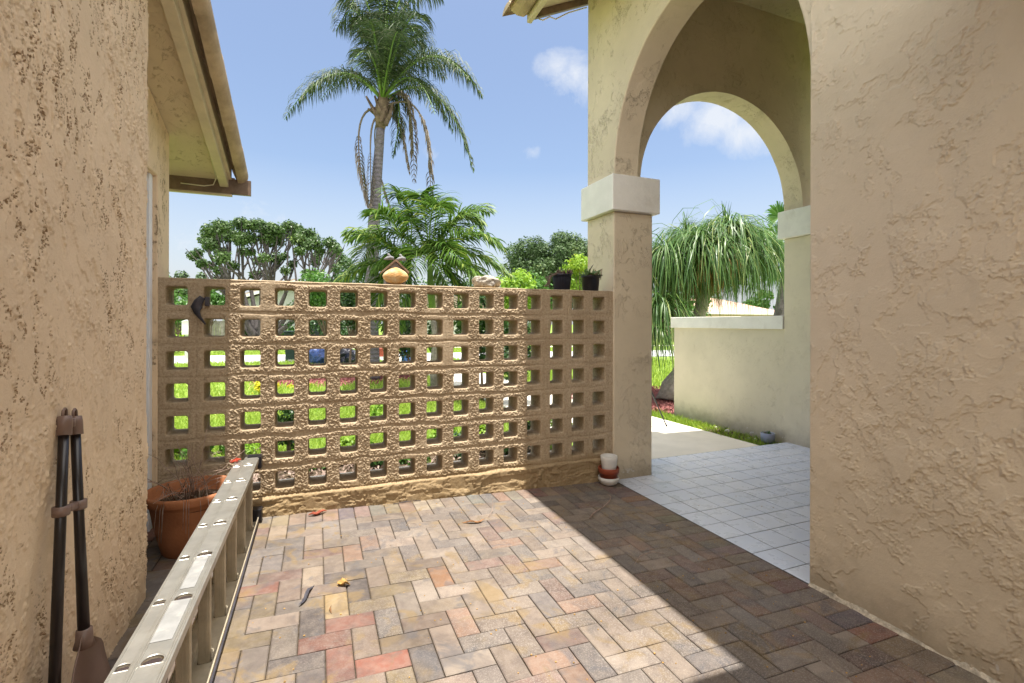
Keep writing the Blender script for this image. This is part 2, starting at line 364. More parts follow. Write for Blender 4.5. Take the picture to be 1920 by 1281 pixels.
M['roof_brown'] = simple('roof_brown_tiles', (.34, .27, .22), .85, .2, .25, 2, .03, bsc=8)
M['roof_pink'] = simple('roof_pink_tiles', (.50, .33, .25), .85, .2, .12, 2, .03, bsc=8)
M['fence_wood'] = simple('grey_fence_wood', (.28, .26, .23), .85, .2, .25, 4)
M['navy'] = simple('navy_slats', (.025, .03, .045), .6, .3, .1)
M['stone'] = simple('white_stone', (.62, .60, .55), .8, .2, .15, 15, .004)
M['rope'] = simple('red_rope', (.42, .06, .03), .8)
M['yellowgreen'] = leafmat('yellow_flowers', (.55, .50, .03), (.70, .66, .05), None, .5, .4)

# ---------------------------------------------------------------- ground
GZ = -.045
def sheet(name, P, z, mat, label=None, th=.0):
    b = MB(); b.add([(x, y, z) for x, y in P], [tuple(range(len(P)))]); return b.build(name, mat)
def paver_z(X): return .029*(2.37-X) if X < 2.37 else 0
tag(sheet('ground', [(-400, -60), (400, -60), (400, 500), (-400, 500)], GZ-.012, M['lawn']), kind='structure')
b = MB(); b.box((-1.3, -4.9, -.3), (5.6, 3.99, -.05)); tag(b.build('slab', M['concrete']), kind='structure')
b = MB()                                                              # sand bed under the pavers, sloping with them
V = [(x, y, paver_z(x)-.009) for x in (-1.25, 2.366) for y in (-4.8, 3.6)]+[(x, y, -.06) for x in (-1.25, 2.366) for y in (-4.8, 3.6)]
b.add(V, [(0, 2, 3, 1), (4, 5, 7, 6), (0, 1, 5, 4), (2, 6, 7, 3), (0, 4, 6, 2), (1, 3, 7, 5)]); tag(b.build('joint_sand_bed', M['sand']), kind='structure')

U = .1016
PAL = [((.44, .35, .27), 6), ((.40, .31, .24), 5), ((.43, .25, .16), 2), ((.30, .275, .26), 4), ((.36, .31, .27), 5), ((.44, .34, .23), 2), ((.38, .23, .19), 2), ((.25, .225, .22), 2), ((.48, .40, .32), 3)]
PALL = [((.42, .17, .12), 2), ((.23, .20, .195), 4), ((.38, .29, .15), 2), ((.40, .29, .22), 3), ((.33, .28, .23), 4), ((.40, .30, .21), 3)]
def pick(P):
    t = random.uniform(0, sum(w for _, w in P))
    for c, w in P:
        t -= w
        if t <= 0: return c
    return c
SPEC = {(20, 9): (.62, .48, .28), (18, 14): (.46, .19, .14), (15, 8): (.46, .26, .15), (22, 13): (.40, .31, .17), (26, 10): (.46, .19, .14)}
def slab_box(mb, x0, x1, y0, y1, zf, top, gap, bev, r, c, tilt=.0011, deep=.02):
    x0 += gap; x1 -= gap; y0 += gap; y1 -= gap
    dz = [random.uniform(-tilt, tilt) for _ in range(4)]; o = random.uniform(-tilt, tilt)
    j = lambda: random.uniform(-.0007, .0007)
    x0 += j(); x1 += j(); y0 += j(); y1 += j()
    C = [(x0, y0), (x1, y0), (x1, y1), (x0, y1)]; In = [(x0+bev, y0+bev), (x1-bev, y0+bev), (x1-bev, y1-bev), (x0+bev, y1-bev)]
    V = [(x, y, zf(x)+top+o+dz[i]) for i, (x, y) in enumerate(In)]+[(x, y, zf(x)+top+o+dz[i]-bev*.8) for i, (x, y) in enumerate(C)]+[(x, y, zf(x)+top-deep) for x, y in C]
    F = [(0, 1, 2, 3)]+[(4+i, 4+(i+1) % 4, (i+1) % 4, i) for i in range(4)]+[(8+i, 8+(i+1) % 4, 4+(i+1) % 4, 4+i) for i in range(4)]
    mb.add(V, F, r, c)
pv = MB(); XR, YT = 2.366, 3.60
NI, NJ = 34, 80
def brick(i, j, wi, wj):
    x1 = XR-2*U-i*U; x0 = x1-wi*U; y1 = YT-.035-2*U-j*U; y0 = y1-wj*U
    cx = (x0+x1)/2; cy = (y0+y1)/2
    c = SPEC.get((i, j))
    if c is None:
        q = (cx < .45)*(cy < 2.6)*.75
        c = pick(PALL if random.random() < q else PAL)
        m = random.uniform(.70, 1.24); gq = sum(c)/3; c = tuple((v*.74+gq*.26)*m for v in c)
    slab_box(pv, x0, x1, y0, y1, paver_z, 0, .0019, .0042, random.random(), c)
done = set()
for i in range(NI):
    for j in range(NJ):
        if (i, j) in done: continue
        k = (i-j) % 4
        if k == 0: brick(i, j, 2 if i+1 < NI else 1, 1); done |= {(i, j), (i+1, j)}
        elif k == 3: brick(i, j, 1, 2); done |= {(i, j), (i, j+1)}
        elif k == 1 and i == 0: brick(i, j, 1, 1)
        elif k == 2 and j == 0: brick(i, j, 1, 1)
for n in range(36):                                                   # soldier course along the block wall
    x1 = XR-n*U
    c = (.70, .62, .48) if n in (15, 16) else tuple(v*random.uniform(.9, 1.12) for v in pick(PAL))
    slab_box(pv, x1-U, x1, YT-.035-2*U, YT-.03, paver_z, 0, .0019, .0042, random.random(), c)
for n in range(80):                                                   # soldier course along the tiled porch
    y1 = YT-.035-2*U-n*U; slab_box(pv, XR-2*U, XR, y1-U, y1, paver_z, 0, .0019, .0042, random.random(), tuple(v*random.uniform(.85, 1.1) for v in pick(PAL+[((.36, .2, .17), 4), ((.2, .2, .22), 3)])))
tag(pv.build('pavement', M['paver']), kind='structure')
tl = MB(); T = .2048
tx0, ty0 = 2.558-T, 3.551
for a in range(0, 14):
    for bb in range(-2, 9):
        x0 = tx0+a*T; y1 = ty0-bb*T
        x0c = 2.372 if a == 0 else x0
        y1c = min(y1, 3.965)
        if y1c-(ty0-(bb+1)*T) < .05: continue
        if x0 > 5.0: continue
        slab_box(tl, x0c, x0+T, ty0-(bb+1)*T, y1c, lambda x: 0, 0, .0030, .0018, random.random(), (.6, .6, .6), .0004, .008)
for a in range(0, 14):
    for bb in range(9, 22):
        x0 = tx0+a*T; y1 = ty0-bb*T
        slab_box(tl, max(x0, 2.372), x0+T, y1-T, y1, lambda x: 0, 0, .0030, .0018, random.random(), (.6, .6, .6), .0004, .008)
tag(tl.build('porch_floor', M['tile']), kind='structure')
b = MB(); b.box((2.3675, -1.6, -.049), (5.25, 3.967, -.0025)); tag(b.build('porch_slab', M['grout']), kind='structure')

# walkway, street and beds
b = MB(); WP = [(2.6, 3.968), (4.6, 3.968), (4.58, 5), (4.55, 6.5), (4.45, 9), (4.2, 12), (4.15, 19.2), (2.65, 19.4), (2.7, 12), (2.85, 8), (2.8, 4.6)]
b.prism([(x, y) for x, y in WP], 2, -.12, -.012); tag(b.build('walkway', M['concrete'], bevel=.008), kind='structure')
def strip(name, y0, y1, z, mat, X0=-60, X1=80, sl=-.15):
    P = [(X0, y0+sl*X0), (X1, y0+sl*X1), (X1, y1+sl*X1), (X0, y1+sl*X0)]
    return tag(sheet(name, P, z, mat), kind='structure')
strip('street', 18.8, 23.1, GZ+.002, M['road']); strip('sidewalk', 27.6, 28.6, GZ+.002, M['concrete'])
def blob(name, cx, cy, rx, ry, z, mat, n=40, h=.05):
    P = [(cx+rx*cos(2*pi*k/n)*(1+.09*sin(5*k)), cy+ry*sin(2*pi*k/n)*(1+.09*cos(3*k))) for k in range(n)]
    b = MB(); V = [(x, y, z) for x, y in P]+[(cx+(x-cx)*.7, cy+(y-cy)*.7, z+h) for x, y in P]+[(cx, cy, z+h*1.2)]
    F = [(k, (k+1) % n, n+(k+1) % n, n+k) for k in range(n)]+[(n+k, n+(k+1) % n, 2*n) for k in range(n)]
    b.add(V, F); return tag(b.build(name, mat, smooth=True), kind='structure')
blob('mulch_bed', .6, 12.4, 2.1, .95, GZ-.01, M['mulch'])
blob('mulch_bed', 5.6, 7.5, 1.5, 1.6, GZ-.01, M['mulch'])
blob('planting_bed', .5, 4.75, 2.2, .72, GZ-.02, M['soil'], h=.04)
blob('planting_bed', 4.83, 4.6, .2, .62, GZ-.02, M['soil'], h=.03)
# mulch chips scattered over the beds
def chips(name, cx, cy, rx, ry, n, z, mat, s=.035, label=None):
    a = RS.rand(n)*2*pi; r = np.sqrt(RS.rand(n)); C = np.stack([cx+rx*r*np.cos(a), cy+ry*r*np.sin(a), z+RS.rand(n)*.03+.03], 1)
    return leaves_mesh(name, C, s, mat, up=.7, asp=3)
def leaves_mesh(name, C, s, mat, up=.3, asp=1.8, parent=None, out=None, rnd=None):
    n = len(C); C = np.asarray(C); s = s*(.6+.8*RS.rand(n))[:, None]
    nr = RS.randn(n, 3); nr /= np.linalg.norm(nr, axis=1)[:, None]+1e-9
    if out is not None: nr = nr*.7+out*.7
    nr[:, 2] += up; nr /= np.linalg.norm(nr, axis=1)[:, None]+1e-9
    a = np.cross(nr, RS.randn(n, 3)); a /= np.linalg.norm(a, axis=1)[:, None]+1e-9; b = np.cross(nr, a)
    V = np.stack([C-a*s, C+b*s/asp+nr*s*.12, C+a*s, C-b*s/asp+nr*s*.12], 1).reshape(-1, 3)
    F = np.arange(4*n).reshape(-1, 4)
    return npmesh(name, V, F, mat, RS.rand(n) if rnd is None else rnd, parent)
tag(chips('mulch_chips', .6, 12.4, 2.0, .9, 2600, GZ, M['mulch'], .04), kind='stuff', label='red wood chips strewn over the bed round the tall palm')
tag(chips('mulch_chips', 5.6, 7.5, 1.5, 1.6, 4000, GZ, M['mulch'], .035), kind='stuff', label='red wood chips strewn over the bed below the ponytail palm')
tag(chips('leaf_litter', .5, 4.75, 2.1, .7, 2500, GZ, M['twig'], .03), kind='stuff', label='brown leaf litter on the soil behind the block wall')

# grass blades
def grass(n, X, Y, hgt, wid, keep):
    P = np.stack([X[0]+(X[1]-X[0])*RS.rand(n), Y[0]+(Y[1]-Y[0])*RS.rand(n)], 1); P = P[keep(P)]; n = len(P)
    h = hgt*(.5+RS.rand(n)); a = RS.rand(n)*2*pi; l = RS.randn(n, 2)*.5*h[:, None]
    d = np.stack([np.cos(a), np.sin(a)], 1)*wid*(.7+.6*RS.rand(n))[:, None]
    z = np.full(n, GZ-.013); B0 = np.c_[P-d, z]; B1 = np.c_[P+d, z]; Mi = np.c_[P+l*.4, z+h*.6]; Tp = np.c_[P+l, z+h]
    V = np.stack([B0, B1, Mi+np.c_[d*.7, z*0], Tp, Mi-np.c_[d*.7, z*0]], 1).reshape(-1, 3)
    F = np.arange(5*n).reshape(-1, 5)
    cl = .5+.5*np.sin(P[:, 0]*2.1+1.3*np.sin(P[:, 1]*1.7))*np.cos(P[:, 1]*1.9)
    return V, F, np.clip(RS.rand(n)*.7+cl*.25, 0, .99)
def offpath(P):
    x, y = P[:, 0], P[:, 1]
    k = ~((x > 2.66) & (x < 4.6-.02*(y-4)*(y > 4)) & (y < 19.5)); st = y-(-.15*x)
    k &= ~((st > 18.8) & (st < 23.1)); k &= ~(((x-.6)/2.0)**2+((y-12.4)/.9)**2 < .9); k &= ~(((x-5.6)/1.4)**2+((y-7.5)/1.5)**2 < .9)
    k &= ~(((x-.5)/2.1)**2+((y-4.75)/.68)**2 < .85); k &= ~((x > 4.9) & (x < 5.3) & (y < 6)); return k
V1, F1, r1 = grass(60000, (-4.5, 5.0), (4.0, 8.5), .075, .0045, offpath); V2, F2, r2 = grass(75000, (-9, 12), (8.5, 26), .10, .012, offpath)
tag(npmesh('lawn_grass', np.r_[V1, V2], np.r_[F1, F2+len(V1)], M['grass'], np.r_[r1, r2]), kind='stuff', label='bright green sunlit lawn grass beyond the block wall', cat='grass')
V3, F3, r3 = grass(2600, (4.6, 4.95), (3.98, 6.2), .05, .005, lambda P: ((P[:, 0] > 4.62) & ((P[:, 1] > 4.9) | (RS.rand(len(P)) < .35))))
tag(npmesh('ground_cover', V3, F3, M['lime_leaf'], r3), kind='stuff', label='low green weeds at the foot of the garden wall', cat='ground cover')

# ---------------------------------------------------------------- noise for real relief
def vnoise(x, y, seed):
    xi = np.floor(x).astype(int); yi = np.floor(y).astype(int); fx = x-xi; fy = y-yi; fx = fx*fx*(3-2*fx); fy = fy*fy*(3-2*fy)
    def h(a, b): 
        q = np.sin(a*127.1+b*311.7+seed*74.7)*43758.5453; return q-np.floor(q)
    return (h(xi, yi)*(1-fx)+h(xi+1, yi)*fx)*(1-fy)+(h(xi, yi+1)*(1-fx)+h(xi+1, yi+1)*fx)*fy
def fbm(x, y, o=4, seed=0, g=.5):
    s = 0; a = 1; t = 0
    for k in range(o): s = s+a*vnoise(x*2**k+13*k, y*2**k+7*k, seed+k); t += a; a *= g
    return s/t
def sstep(a, b, x): t = np.clip((x-a)/(b-a), 0, 1); return t*t*(3-2*t)

def trowel(y, z, seed, sx=1., sz=1., pits=0):
    """knife-trowelled render: thin overlapping skins of plaster with raised lips; returns height and a mask of open pits"""
    a = y*.92+z*.38; b = -y*.38+z*.92
    w = fbm(a*2.2, b*2.2, 3, seed+3)-.5; w2 = fbm(a*2.4+9, b*2.1, 3, seed+4)-.5
    n1 = fbm(a*7.0*sx+1.1*w, b*5.6*sz+1.1*w2, 7, seed, .60); n2 = fbm(y*12*sx+.8*w2+40, z*9*sz+.8*w, 7, seed+20, .64)
    h = np.zeros_like(y)
    for k, (n_, t) in enumerate(((n1, .43), (n1, .505), (n1, .58), (n2, .47), (n2, .56))):
        zone = sstep(.43, .56, fbm(y*3.4+k*7, z*3.0+k*3, 4, seed+30+k)); brk = .35+.65*sstep(.35, .55, fbm(y*16, z*16, 3, seed+50+k))
        h += zone*(.0021*sstep(t, t+.008, n_)+.0040*brk*np.exp(-((n_-t-.005)/.0065)**2))
    h += (fbm(y*55, z*55, 3, seed+60)-.5)*.0012+(fbm(y*3, z*3, 3, seed+61)-.5)*.006
    m = np.zeros_like(y)
    if pits:
        n3 = fbm(y*15+1.0*w, z*7.5+.8*w2, 7, seed+70, .68); n4 = fbm(y*30, z*14, 5, seed+75, .6)
        zone = .25+.75*sstep(.42, .54, fbm(y*4, z*2.6, 4, seed+71)); brk = sstep(.46, .54, fbm(y*24, z*12, 4, seed+72))
        m = (np.exp(-((n3-.5)/.0105)**2)*brk+.6*np.exp(-((n4-.53)/.010)**2)*brk)*zone; m = np.clip(m, 0, 1); h -= .0042*m
    return h, m
def trowel_sheet(name, X, sgn, Y, Z, st, mat, parent, seed, pits=0, sx=1., sz=1.):
    ny, nz_ = int((Y[1]-Y[0])/st)+1, int((Z[1]-Z[0])/st)+1
    A, B = np.meshgrid(np.linspace(*Y, ny), np.linspace(*Z, nz_)); h, m = trowel(A, B, seed, sx, sz, pits)
    ed = np.minimum(sstep(0, .02, A-Y[0]), sstep(0, .008, Y[1]-A)); h = h*ed
    V = np.stack([X+sgn*(.004+h), A, B], -1).reshape(-1, 3); id_ = np.arange(ny*nz_).reshape(nz_, ny)
    F = np.stack([id_[:-1, :-1], id_[:-1, 1:], id_[1:, 1:], id_[1:, :-1]], -1).reshape(-1, 4)
    if sgn < 0: F = F[:, ::-1]
    mf = m[:-1, :-1].ravel()
    return npmesh(name, V, F, mat, mf, parent, True)
# ---------------------------------------------------------------- breeze block wall
P_ = .2032; HX0, HZ0, HH = -.8156, 1.5809-.0607, .0607       # centre of the first hole, half opening
YF, YB = 3.565, 3.775
NC, NR = 16, 7
def relief(x, z):
    """outward (towards the courtyard) relief of the wall face in metres"""
    u = (x-(HX0-P_/2))/P_; v = (z-(HZ0+P_/2))/P_
    du = np.abs(u-np.round(u))*P_; dv = np.abs(v-np.round(v))*P_
    row = np.floor(v+.0); 
    wv = .004+.020*fbm(x*4, z*3, 3, 5)**1.5
    dvj = np.abs((v-np.round(v))*P_+.014*(fbm(x*7, np.round(v)*3.3, 3, 9)-.5)*2)
    hj = 1-sstep(wv*.8, wv*1.1, dvj)                            # bed joint, smooth and sunk
    uj = (u-np.round(u))*P_+.01*(fbm(z*9, np.round(u)*2.1, 2, 3)-.5)*2
    vj = (1-sstep(.004, .011, np.abs(uj)))*.45
    smear = sstep(.66, .70, fbm(x*3.1+4, z*4.3, 4, 21))          # render smeared over the grain
    side = np.clip(sstep(-.50, -.62, x)+sstep(1.52, 1.66, x), 0, 1)
    base = 1-sstep(.185, .205, z+.02*(fbm(x*6, z*6, 3, 2)-.5))
    gr = (sstep(.25, .75, vnoise(x*165, z*165, 31))-.5)*.0068+(vnoise(x*95+5, z*95, 33)-.5)*.0045+(fbm(x*26, z*26, 3, 40)-.5)*.003
    uc = np.abs(u-np.floor(u)-.5)*P_; vc = np.abs(v-np.floor(v)-.5)*P_; dh = np.maximum(uc, vc)-HH
    k = (1-hj)*(1-smear*.85)*(1-base)*(1-.8*side)*(.3+.7*sstep(0., .012, dh))
    h = gr*k-hj*(.0065)*(1-.6*side)*(1-base)-vj*.004*(1-hj)
    h += (fbm(x*2.2, z*2.2, 3, 77)-.5)*.005
    lump = fbm(x*9+3*fbm(x*4, z*4, 2, 8), z*16, 4, 55)
    h += base*(.010+.007*sstep(.45, .465, lump)+.005*sstep(.6, .61, lump)+.004*sstep(.52, .53, fbm(x*14+2*fbm(x*6, z*6, 2, 3), z*30, 4, 91))+(fbm(x*40, z*40, 3, 6)-.5)*.004)
    return h
root = empty('breeze_block_wall', (.7, 3.67, 0), label='tan concrete breeze block wall pierced by seven rows of square holes', cat='wall')
def rsq(half, rc, n):
    """rounded square outline, n points per side, starting at a corner direction"""
    A = []
    for k in range(4*n):
        s, t = divmod(k, n); t = (t/n)*2-1
        p = [(t, -1), (1, t), (-t, 1), (-1, -t)][s]
        q = np.array(p)*half; c = half-rc
        if abs(q[0]) > c and abs(q[1]) > c:
            d = q-np.sign(q)*c; m = np.linalg.norm(d); q = np.sign(q)*c+d/m*rc if m > 1e-9 else q
        A.append(q)
    return np.array(A)
n = 52
inner = rsq(HH, .017, n); innerb = rsq(HH*.93, .02, n)
outer = []
for k in range(4*n):
    s, t = divmod(k, n); t = (t/n)*2-1; p = [(t, -1), (1, t), (-t, 1), (-1, -t)][s]; outer.append(np.array(p)*P_/2)
outer = np.array(outer)
Vs = []; Fs = []; base = 0
NRg = 12; K = 4*n
rings = [('f', t) for t in np.linspace(1, 0, NRg)]           # from the cell border to the hole's rim
depth = [.003, .008, .03, .10, .185, .202]
for ci in range(NC):
    for rj in range(NR):
        cx = HX0+ci*P_; cz = HZ0-rj*P_
        jx, jz = random.uniform(-.0025, .0025), random.uniform(-.0025, .0025)
        for _, t in rings:
            R = inner*(1+.05*0)+(outer-inner)*t
            x = cx+R[:, 0]+jx*(1-t); z = cz+R[:, 1]+jz*(1-t)
            h = relief(x, z)
            rim = np.clip(1-t*4, 0, 1)
            Vs.append(np.stack([x, YF-h*(1-.3*rim)+.0015*rim, z], 1))
        rim_y = Vs[-1][:, 1]
        for d in depth:
            sft = .035*(1-math.exp(-d/.004))+.9*0
            q = inner*(1-sft)
            q = q+(innerb-inner)*min(1, d/.09) if d < .1 else innerb*(1-sft)
            wob = 1+.02*(fbm(np.arange(K)*.15+ci*9, np.full(K, d*20+rj*5), 3, 4)-.5)
            if d > .19: wob = wob*1.10
            x = cx+jx+q[:, 0]*wob; z = cz+jz+q[:, 1]*wob
            Vs.append(np.stack([x, (rim_y+d if d < .1 else np.full(K, YF+d)), z], 1))
        x = cx+outer[:, 0]; z = cz+outer[:, 1]; Vs.append(np.stack([x, np.full(K, YB), z], 1))
        nr = NRg+len(depth)+1
        idx = base+np.arange(nr*K).reshape(nr, K); nx = np.roll(idx, -1, axis=1)
        Fs.append(np.stack([idx[:-1], nx[:-1], nx[1:], idx[1:]], -1).reshape(-1, 4)); base += nr*K
# side, top and base strips share the same relief function
def plate(x0, x1, z0, z1, st=.005, back=False):
    global base
    nx_, nz_ = max(2, int(round((x1-x0)/st))+1), max(2, int(round((z1-z0)/st))+1)
    X, Z = np.meshgrid(np.linspace(x0, x1, nx_), np.linspace(z0, z1, nz_))
    Y = np.full_like(X, YB) if back else YF-relief(X, Z)
    Vs.append(np.stack([X, Y, Z], -1).reshape(-1, 3)); id_ = base+np.arange(nx_*nz_).reshape(nz_, nx_)
    q = np.stack([id_[:-1, :-1], id_[:-1, 1:], id_[1:, 1:], id_[1:, :-1]], -1).reshape(-1, 4)
    Fs.append(q if not back else q[:, ::-1]); base += nx_*nz_
X0, X1 = HX0-P_/2, HX0+(NC-.5)*P_; ZT, ZB0 = HZ0+P_/2, HZ0-(NR-.5)*P_
plate(X0, X1, -.06, ZB0); plate(X0, X1, -.06, ZB0, .05, True)
if X1 < 2.37: plate(X1, 2.372, -.06, ZT)
V = np.concatenate(Vs); F = np.concatenate(Fs)
o = npmesh('pierced_blocks', V, F, M['block'], np.zeros(len(F)), root, True)
import bmesh
bm = bmesh.new(); bm.from_mesh(o.data); bmesh.ops.remove_doubles(bm, verts=bm.verts, dist=.0004); bmesh.ops.recalc_face_normals(bm, faces=bm.faces); bm.to_mesh(o.data); bm.free()
b = MB()                                                              # capping strip with a ragged front edge
nn = 420; xs = np.linspace(X0, 2.372, nn)
fr = YF-relief(xs, np.full(nn, ZT-.003)); 
top = ZT+.006+.005*fbm(xs*9, xs*0, 3, 12)
V = []
for i in range(nn): V += [(xs[i], fr[i], ZT-.002), (xs[i], fr[i]-.002, ZT+.003), (xs[i], fr[i]+.006, top[i]), (xs[i], YB, top[i]), (xs[i], YB+.001, ZT-.003)]
F = [(5*i+k, 5*(i+1)+k, 5*(i+1)+k+1, 5*i+k+1) for i in range(nn-1) for k in range(4)]
b.add(V, F, 0.); b.build('capping', M['block'], root, True)
b = MB(); b.box((-.9, 3.777, -.1), (2.36, 3.985, .19)); b.build('sun_catch_ledge', M['concrete'], root, bevel=.02)  # added ledge, depth set to catch a bright sunlit strip behind the holes

# ---------------------------------------------------------------- right-hand house with the arched porch
def arc_pts(c, a, b, z0, n=40, stilt=None):
    w = lambda k: 1+.006*(float(fbm(np.float64(k*.37+c), np.float64(c*3), 3, 5))-.5)*2
    return [(c-a, z0)]+[(c-a*cos(pi*k/n)*w(k), z0+b*sin(pi*k/n)*w(k)) for k in range(1, n)]+[(c+a, z0)]
R = empty('porch_house', (3.6, 2.0, 0), label='tan stucco house front with an arched porch at the right of the courtyard', cat='house')
XP = 2.37; TW = .252
# near wall and arch in one piece, from behind the camera to the corner column
P = [(-4.7, -.12), (1.757, -.12), (1.757, 2.60)]+[(y, z) for y, z in arc_pts(2.654, .893, 1.06, 2.66)]+[(3.549, 2.60), (3.549, 2.60)][:1]+[(3.999, 2.60), (3.999, 4.44), (-4.7, 4.44)]
b = MB(); b.prism(P, 0, XP, XP+TW); o = b.build('arch_wall', M['stucco'], R, bevel=.012, seg=3)
trowel_sheet('trowelled_face', XP, -1, (.55, 1.752), (0.0, 3.2), .0038, M['sheet'], R, 11)
# arch wall facing the garden, with the second arch
cxa = 3.88; aa = 1.083
P = [(XP+TW+.004, 2.602), (2.797, 2.602)]+arc_pts(cxa, aa, 1.06, 2.64)+[(4.965, 2.602), (4.965, 2.60), (5.4, 2.60), (5.4, 4.76), (XP+TW+.004, 4.76)]
P = [p for i, p in enumerate(P) if i == 0 or p != P[i-1]]
b = MB(); b.prism(P, 1, 3.765, 3.997); b.build('garden_arch_wall', M['stucco'], R, bevel=.012, seg=3)
b = MB(); b.box((XP, 3.552, -.12), (2.776, 3.999, 2.322)); col_ = b.build('column', M['stucco'], R, bevel=.012, seg=3)
def capbox(x0, x1, y0, y1, z0=2.323, z1=2.632, name='capital'):
    b = MB(); b.box((x0, y0, z0), (x1, y1, z1)); return b.build(name, M['cap'], R, bevel=.008, seg=3)
capbox(2.327, 2.822, 3.505, 4.045)
b = MB(); b.box((4.965, 3.45, -.12), (5.4, 3.999, 2.322)); b.build('column', M['stucco_pale'], R, bevel=.012, seg=3)
capbox(4.917, 5.45, 3.40, 4.045)
b = MB(); b.box((XP+TW, -1.7, 4.66), (5.4, 3.765, 4.72)); b.build('porch_ceiling', M['soffit'], R)
b = MB(); b.box((5.25, -1.7, -.1), (5.4, 3.449, 4.66)); b.build('porch_inner_wall', M['stucco'], R)
b = MB(); b.box((XP+TW+.002, -1.7, -.1), (5.248, -1.55, 4.655)); b.build('porch_end_wall', M['stucco'], R)
# roof: slopes down to the courtyard eave; rake over the garden
def rz(x): return 4.19+.48*(x-1.80)
rf = MB()
V = []; ys = (-2.2, 4.12)
def quadslab(mb, x0, x1, y0, y1, dz, th):
    V = [(x, y, rz(x)+dz+h) for x in (x0, x1) for y in (y0, y1) for h in (0, th)]
    mb.add(V, [(0, 1, 3, 2), (4, 6, 7, 5), (0, 4, 5, 1), (2, 3, 7, 6), (0, 2, 6, 4), (1, 5, 7, 3)])
quadslab(rf, 1.83, 4.0, -2.2, 4.08, .03, .05)
V = [(4.0, y, rz(4.0)+.03+h) for y in (-2.2, 4.08) for h in (0, .05)]+[(6.2, y, rz(1.8)+.03+h) for y in (-2.2, 4.08) for h in (0, .05)]
rf.add(V, [(0, 1, 3, 2), (4, 6, 7, 5), (0, 4, 5, 1), (2, 3, 7, 6), (0, 2, 6, 4), (1, 5, 7, 3)])
roof = rf.build('roof', M['soffit'], R)
b = MB(); b.box((1.785, -2.2, rz(1.8)-.065), (1.829, 4.10, rz(1.8)+.10)); b.build('eave_board', M['fascia'], roof, bevel=.004)
b = MB(); quadslab(b, 1.84, 3.98, 4.083, 4.12, -.04, .12); b.build('rake_board', M['flash'], roof)
def gutter_profile(): return [(1.60, .08), (1.62, .0), (1.68, -.03), (1.745, -.03), (1.783, 0), (1.783, .10), (1.60, .10)]
b = MB(); b.prism([(x, rz(1.8)+z) for x, z in gutter_profile()], 1, -2.2, 4.09); b.build('gutter', M['tile_edge'], roof, bevel=.006)
b = MB()
for r_ in range(8):                                                   # barrel tiles running up the slope
    pass
for k in range(31):
    y = -2.0+k*.2
    for q in range(9):
        xa = 1.58+q*.27; xb = xa+.31; n_ = 8; V = []
        for (x, e) in ((xa, .018), (xb, 0)):
            for a in range(n_+1):
                w = pi*a/n_; V.append((x, y+.1-.095*cos(w)*1.05, rz(x)+.09+e+.055*sin(w)))
        b.add(V, [(a, a+1, n_+2+a, n_+1+a) for a in range(n_)])
        b.add(V[:n_+1], [tuple(range(n_+1))])
b.build('barrel_tiles', M['tile_edge'], roof, True)
b = MB(); b.tube([(1.9, 4.085, 4.18), (1.93, 4.06, 4.16), (2.0, 4.06, 4.21), (2.06, 4.06, 4.20), (2.2, 4.07, 4.30), (2.4, 4.07, 4.40)], .006, 6); b.build('wire', M['wire'], roof, True)

# ---------------------------------------------------------------- left-hand house
Lh = empty('gabled_house', (-1.2, 1.5, 0), label='tan stucco house side with overhanging tiled gable at the left edge', cat='house')
def lz(y): return 2.79-.325*(y-3.2)                                  # underside of the gable overhang
b = MB()
b.prism([(-4.6, -.1), (2.69, -.1), (2.69, lz(2.69)-.005), (1.0, lz(1.0)-.005), (.9, 3.0), (-4.6, 3.0)], 0, -1.10, -.735); b.build('near_wall', M['stucco_left'], Lh, bevel=.012, seg=3)
trowel_sheet('trowelled_face', -.735, 1, (1.25, 2.684), (0.0, 2.94), .0042, M['sheet_left'], Lh, 83, 1, 1.2, .75)
P = [(2.693, -.1), (3.0, -.1), (3.0, 2.235), (3.60, 2.235), (3.60, -.1), (3.81, -.1), (3.81, lz(3.81)-.005), (2.693, lz(2.693)-.005)]
P = [(2.693, 2.25), (3.558, 2.25), (3.558, -.1), (3.81, -.1), (3.81, lz(3.81)-.005), (2.693, lz(2.693)-.005)]
b = MB(); b.prism(P, 0, -1.10, -.913); b.build('set_back_wall', M['stucco_left'], Lh, bevel=.008, seg=3)
b = MB(); b.box((-3.5, 3.63, -.1), (-1.101, 3.81, 2.60)); b.build('end_wall', M['stucco_left'], Lh)
fr = MB(); fr.box((-1.03, 3.50, .06), (-.938, 3.557, 2.25)); fr.box((-1.03, 2.72, 2.19), (-.963, 3.50, 2.25)); fr.box((-1.03, 2.72, .06), (-.963, 3.50, .14)); fr.box((-1.03, 3.43, .14), (-1.0, 3.50, 2.19))
wf = fr.build('door_frame', M['white_frame'], Lh, bevel=.004); b = MB(); b.box((-1.02, 2.72, .14), (-1.012, 3.43, 2.19)); b.build('glass_pane', M['glass_dark'], wf)
b = MB(); ye = 4.285
def lslab(mb, x0, x1, y0, y1, dz, th):
    V = [(x, y, lz(y)+dz+h) for x in (x0, x1) for y in (y0, y1) for h in (0, th)]
    mb.add(V, [(0, 1, 3, 2), (4, 6, 7, 5), (0, 4, 5, 1), (2, 3, 7, 6), (0, 2, 6, 4), (1, 5, 7, 3)])
lslab(b, -3.6, -.70, -.4, ye-.02, 0, .06); lroof = b.build('roof', M['soffit'], Lh)
b = MB(); lslab(b, -.699, -.640, -.4, ye-.02, -.055, .15); b.build('rake_board', M['fascia'], lroof, bevel=.004)
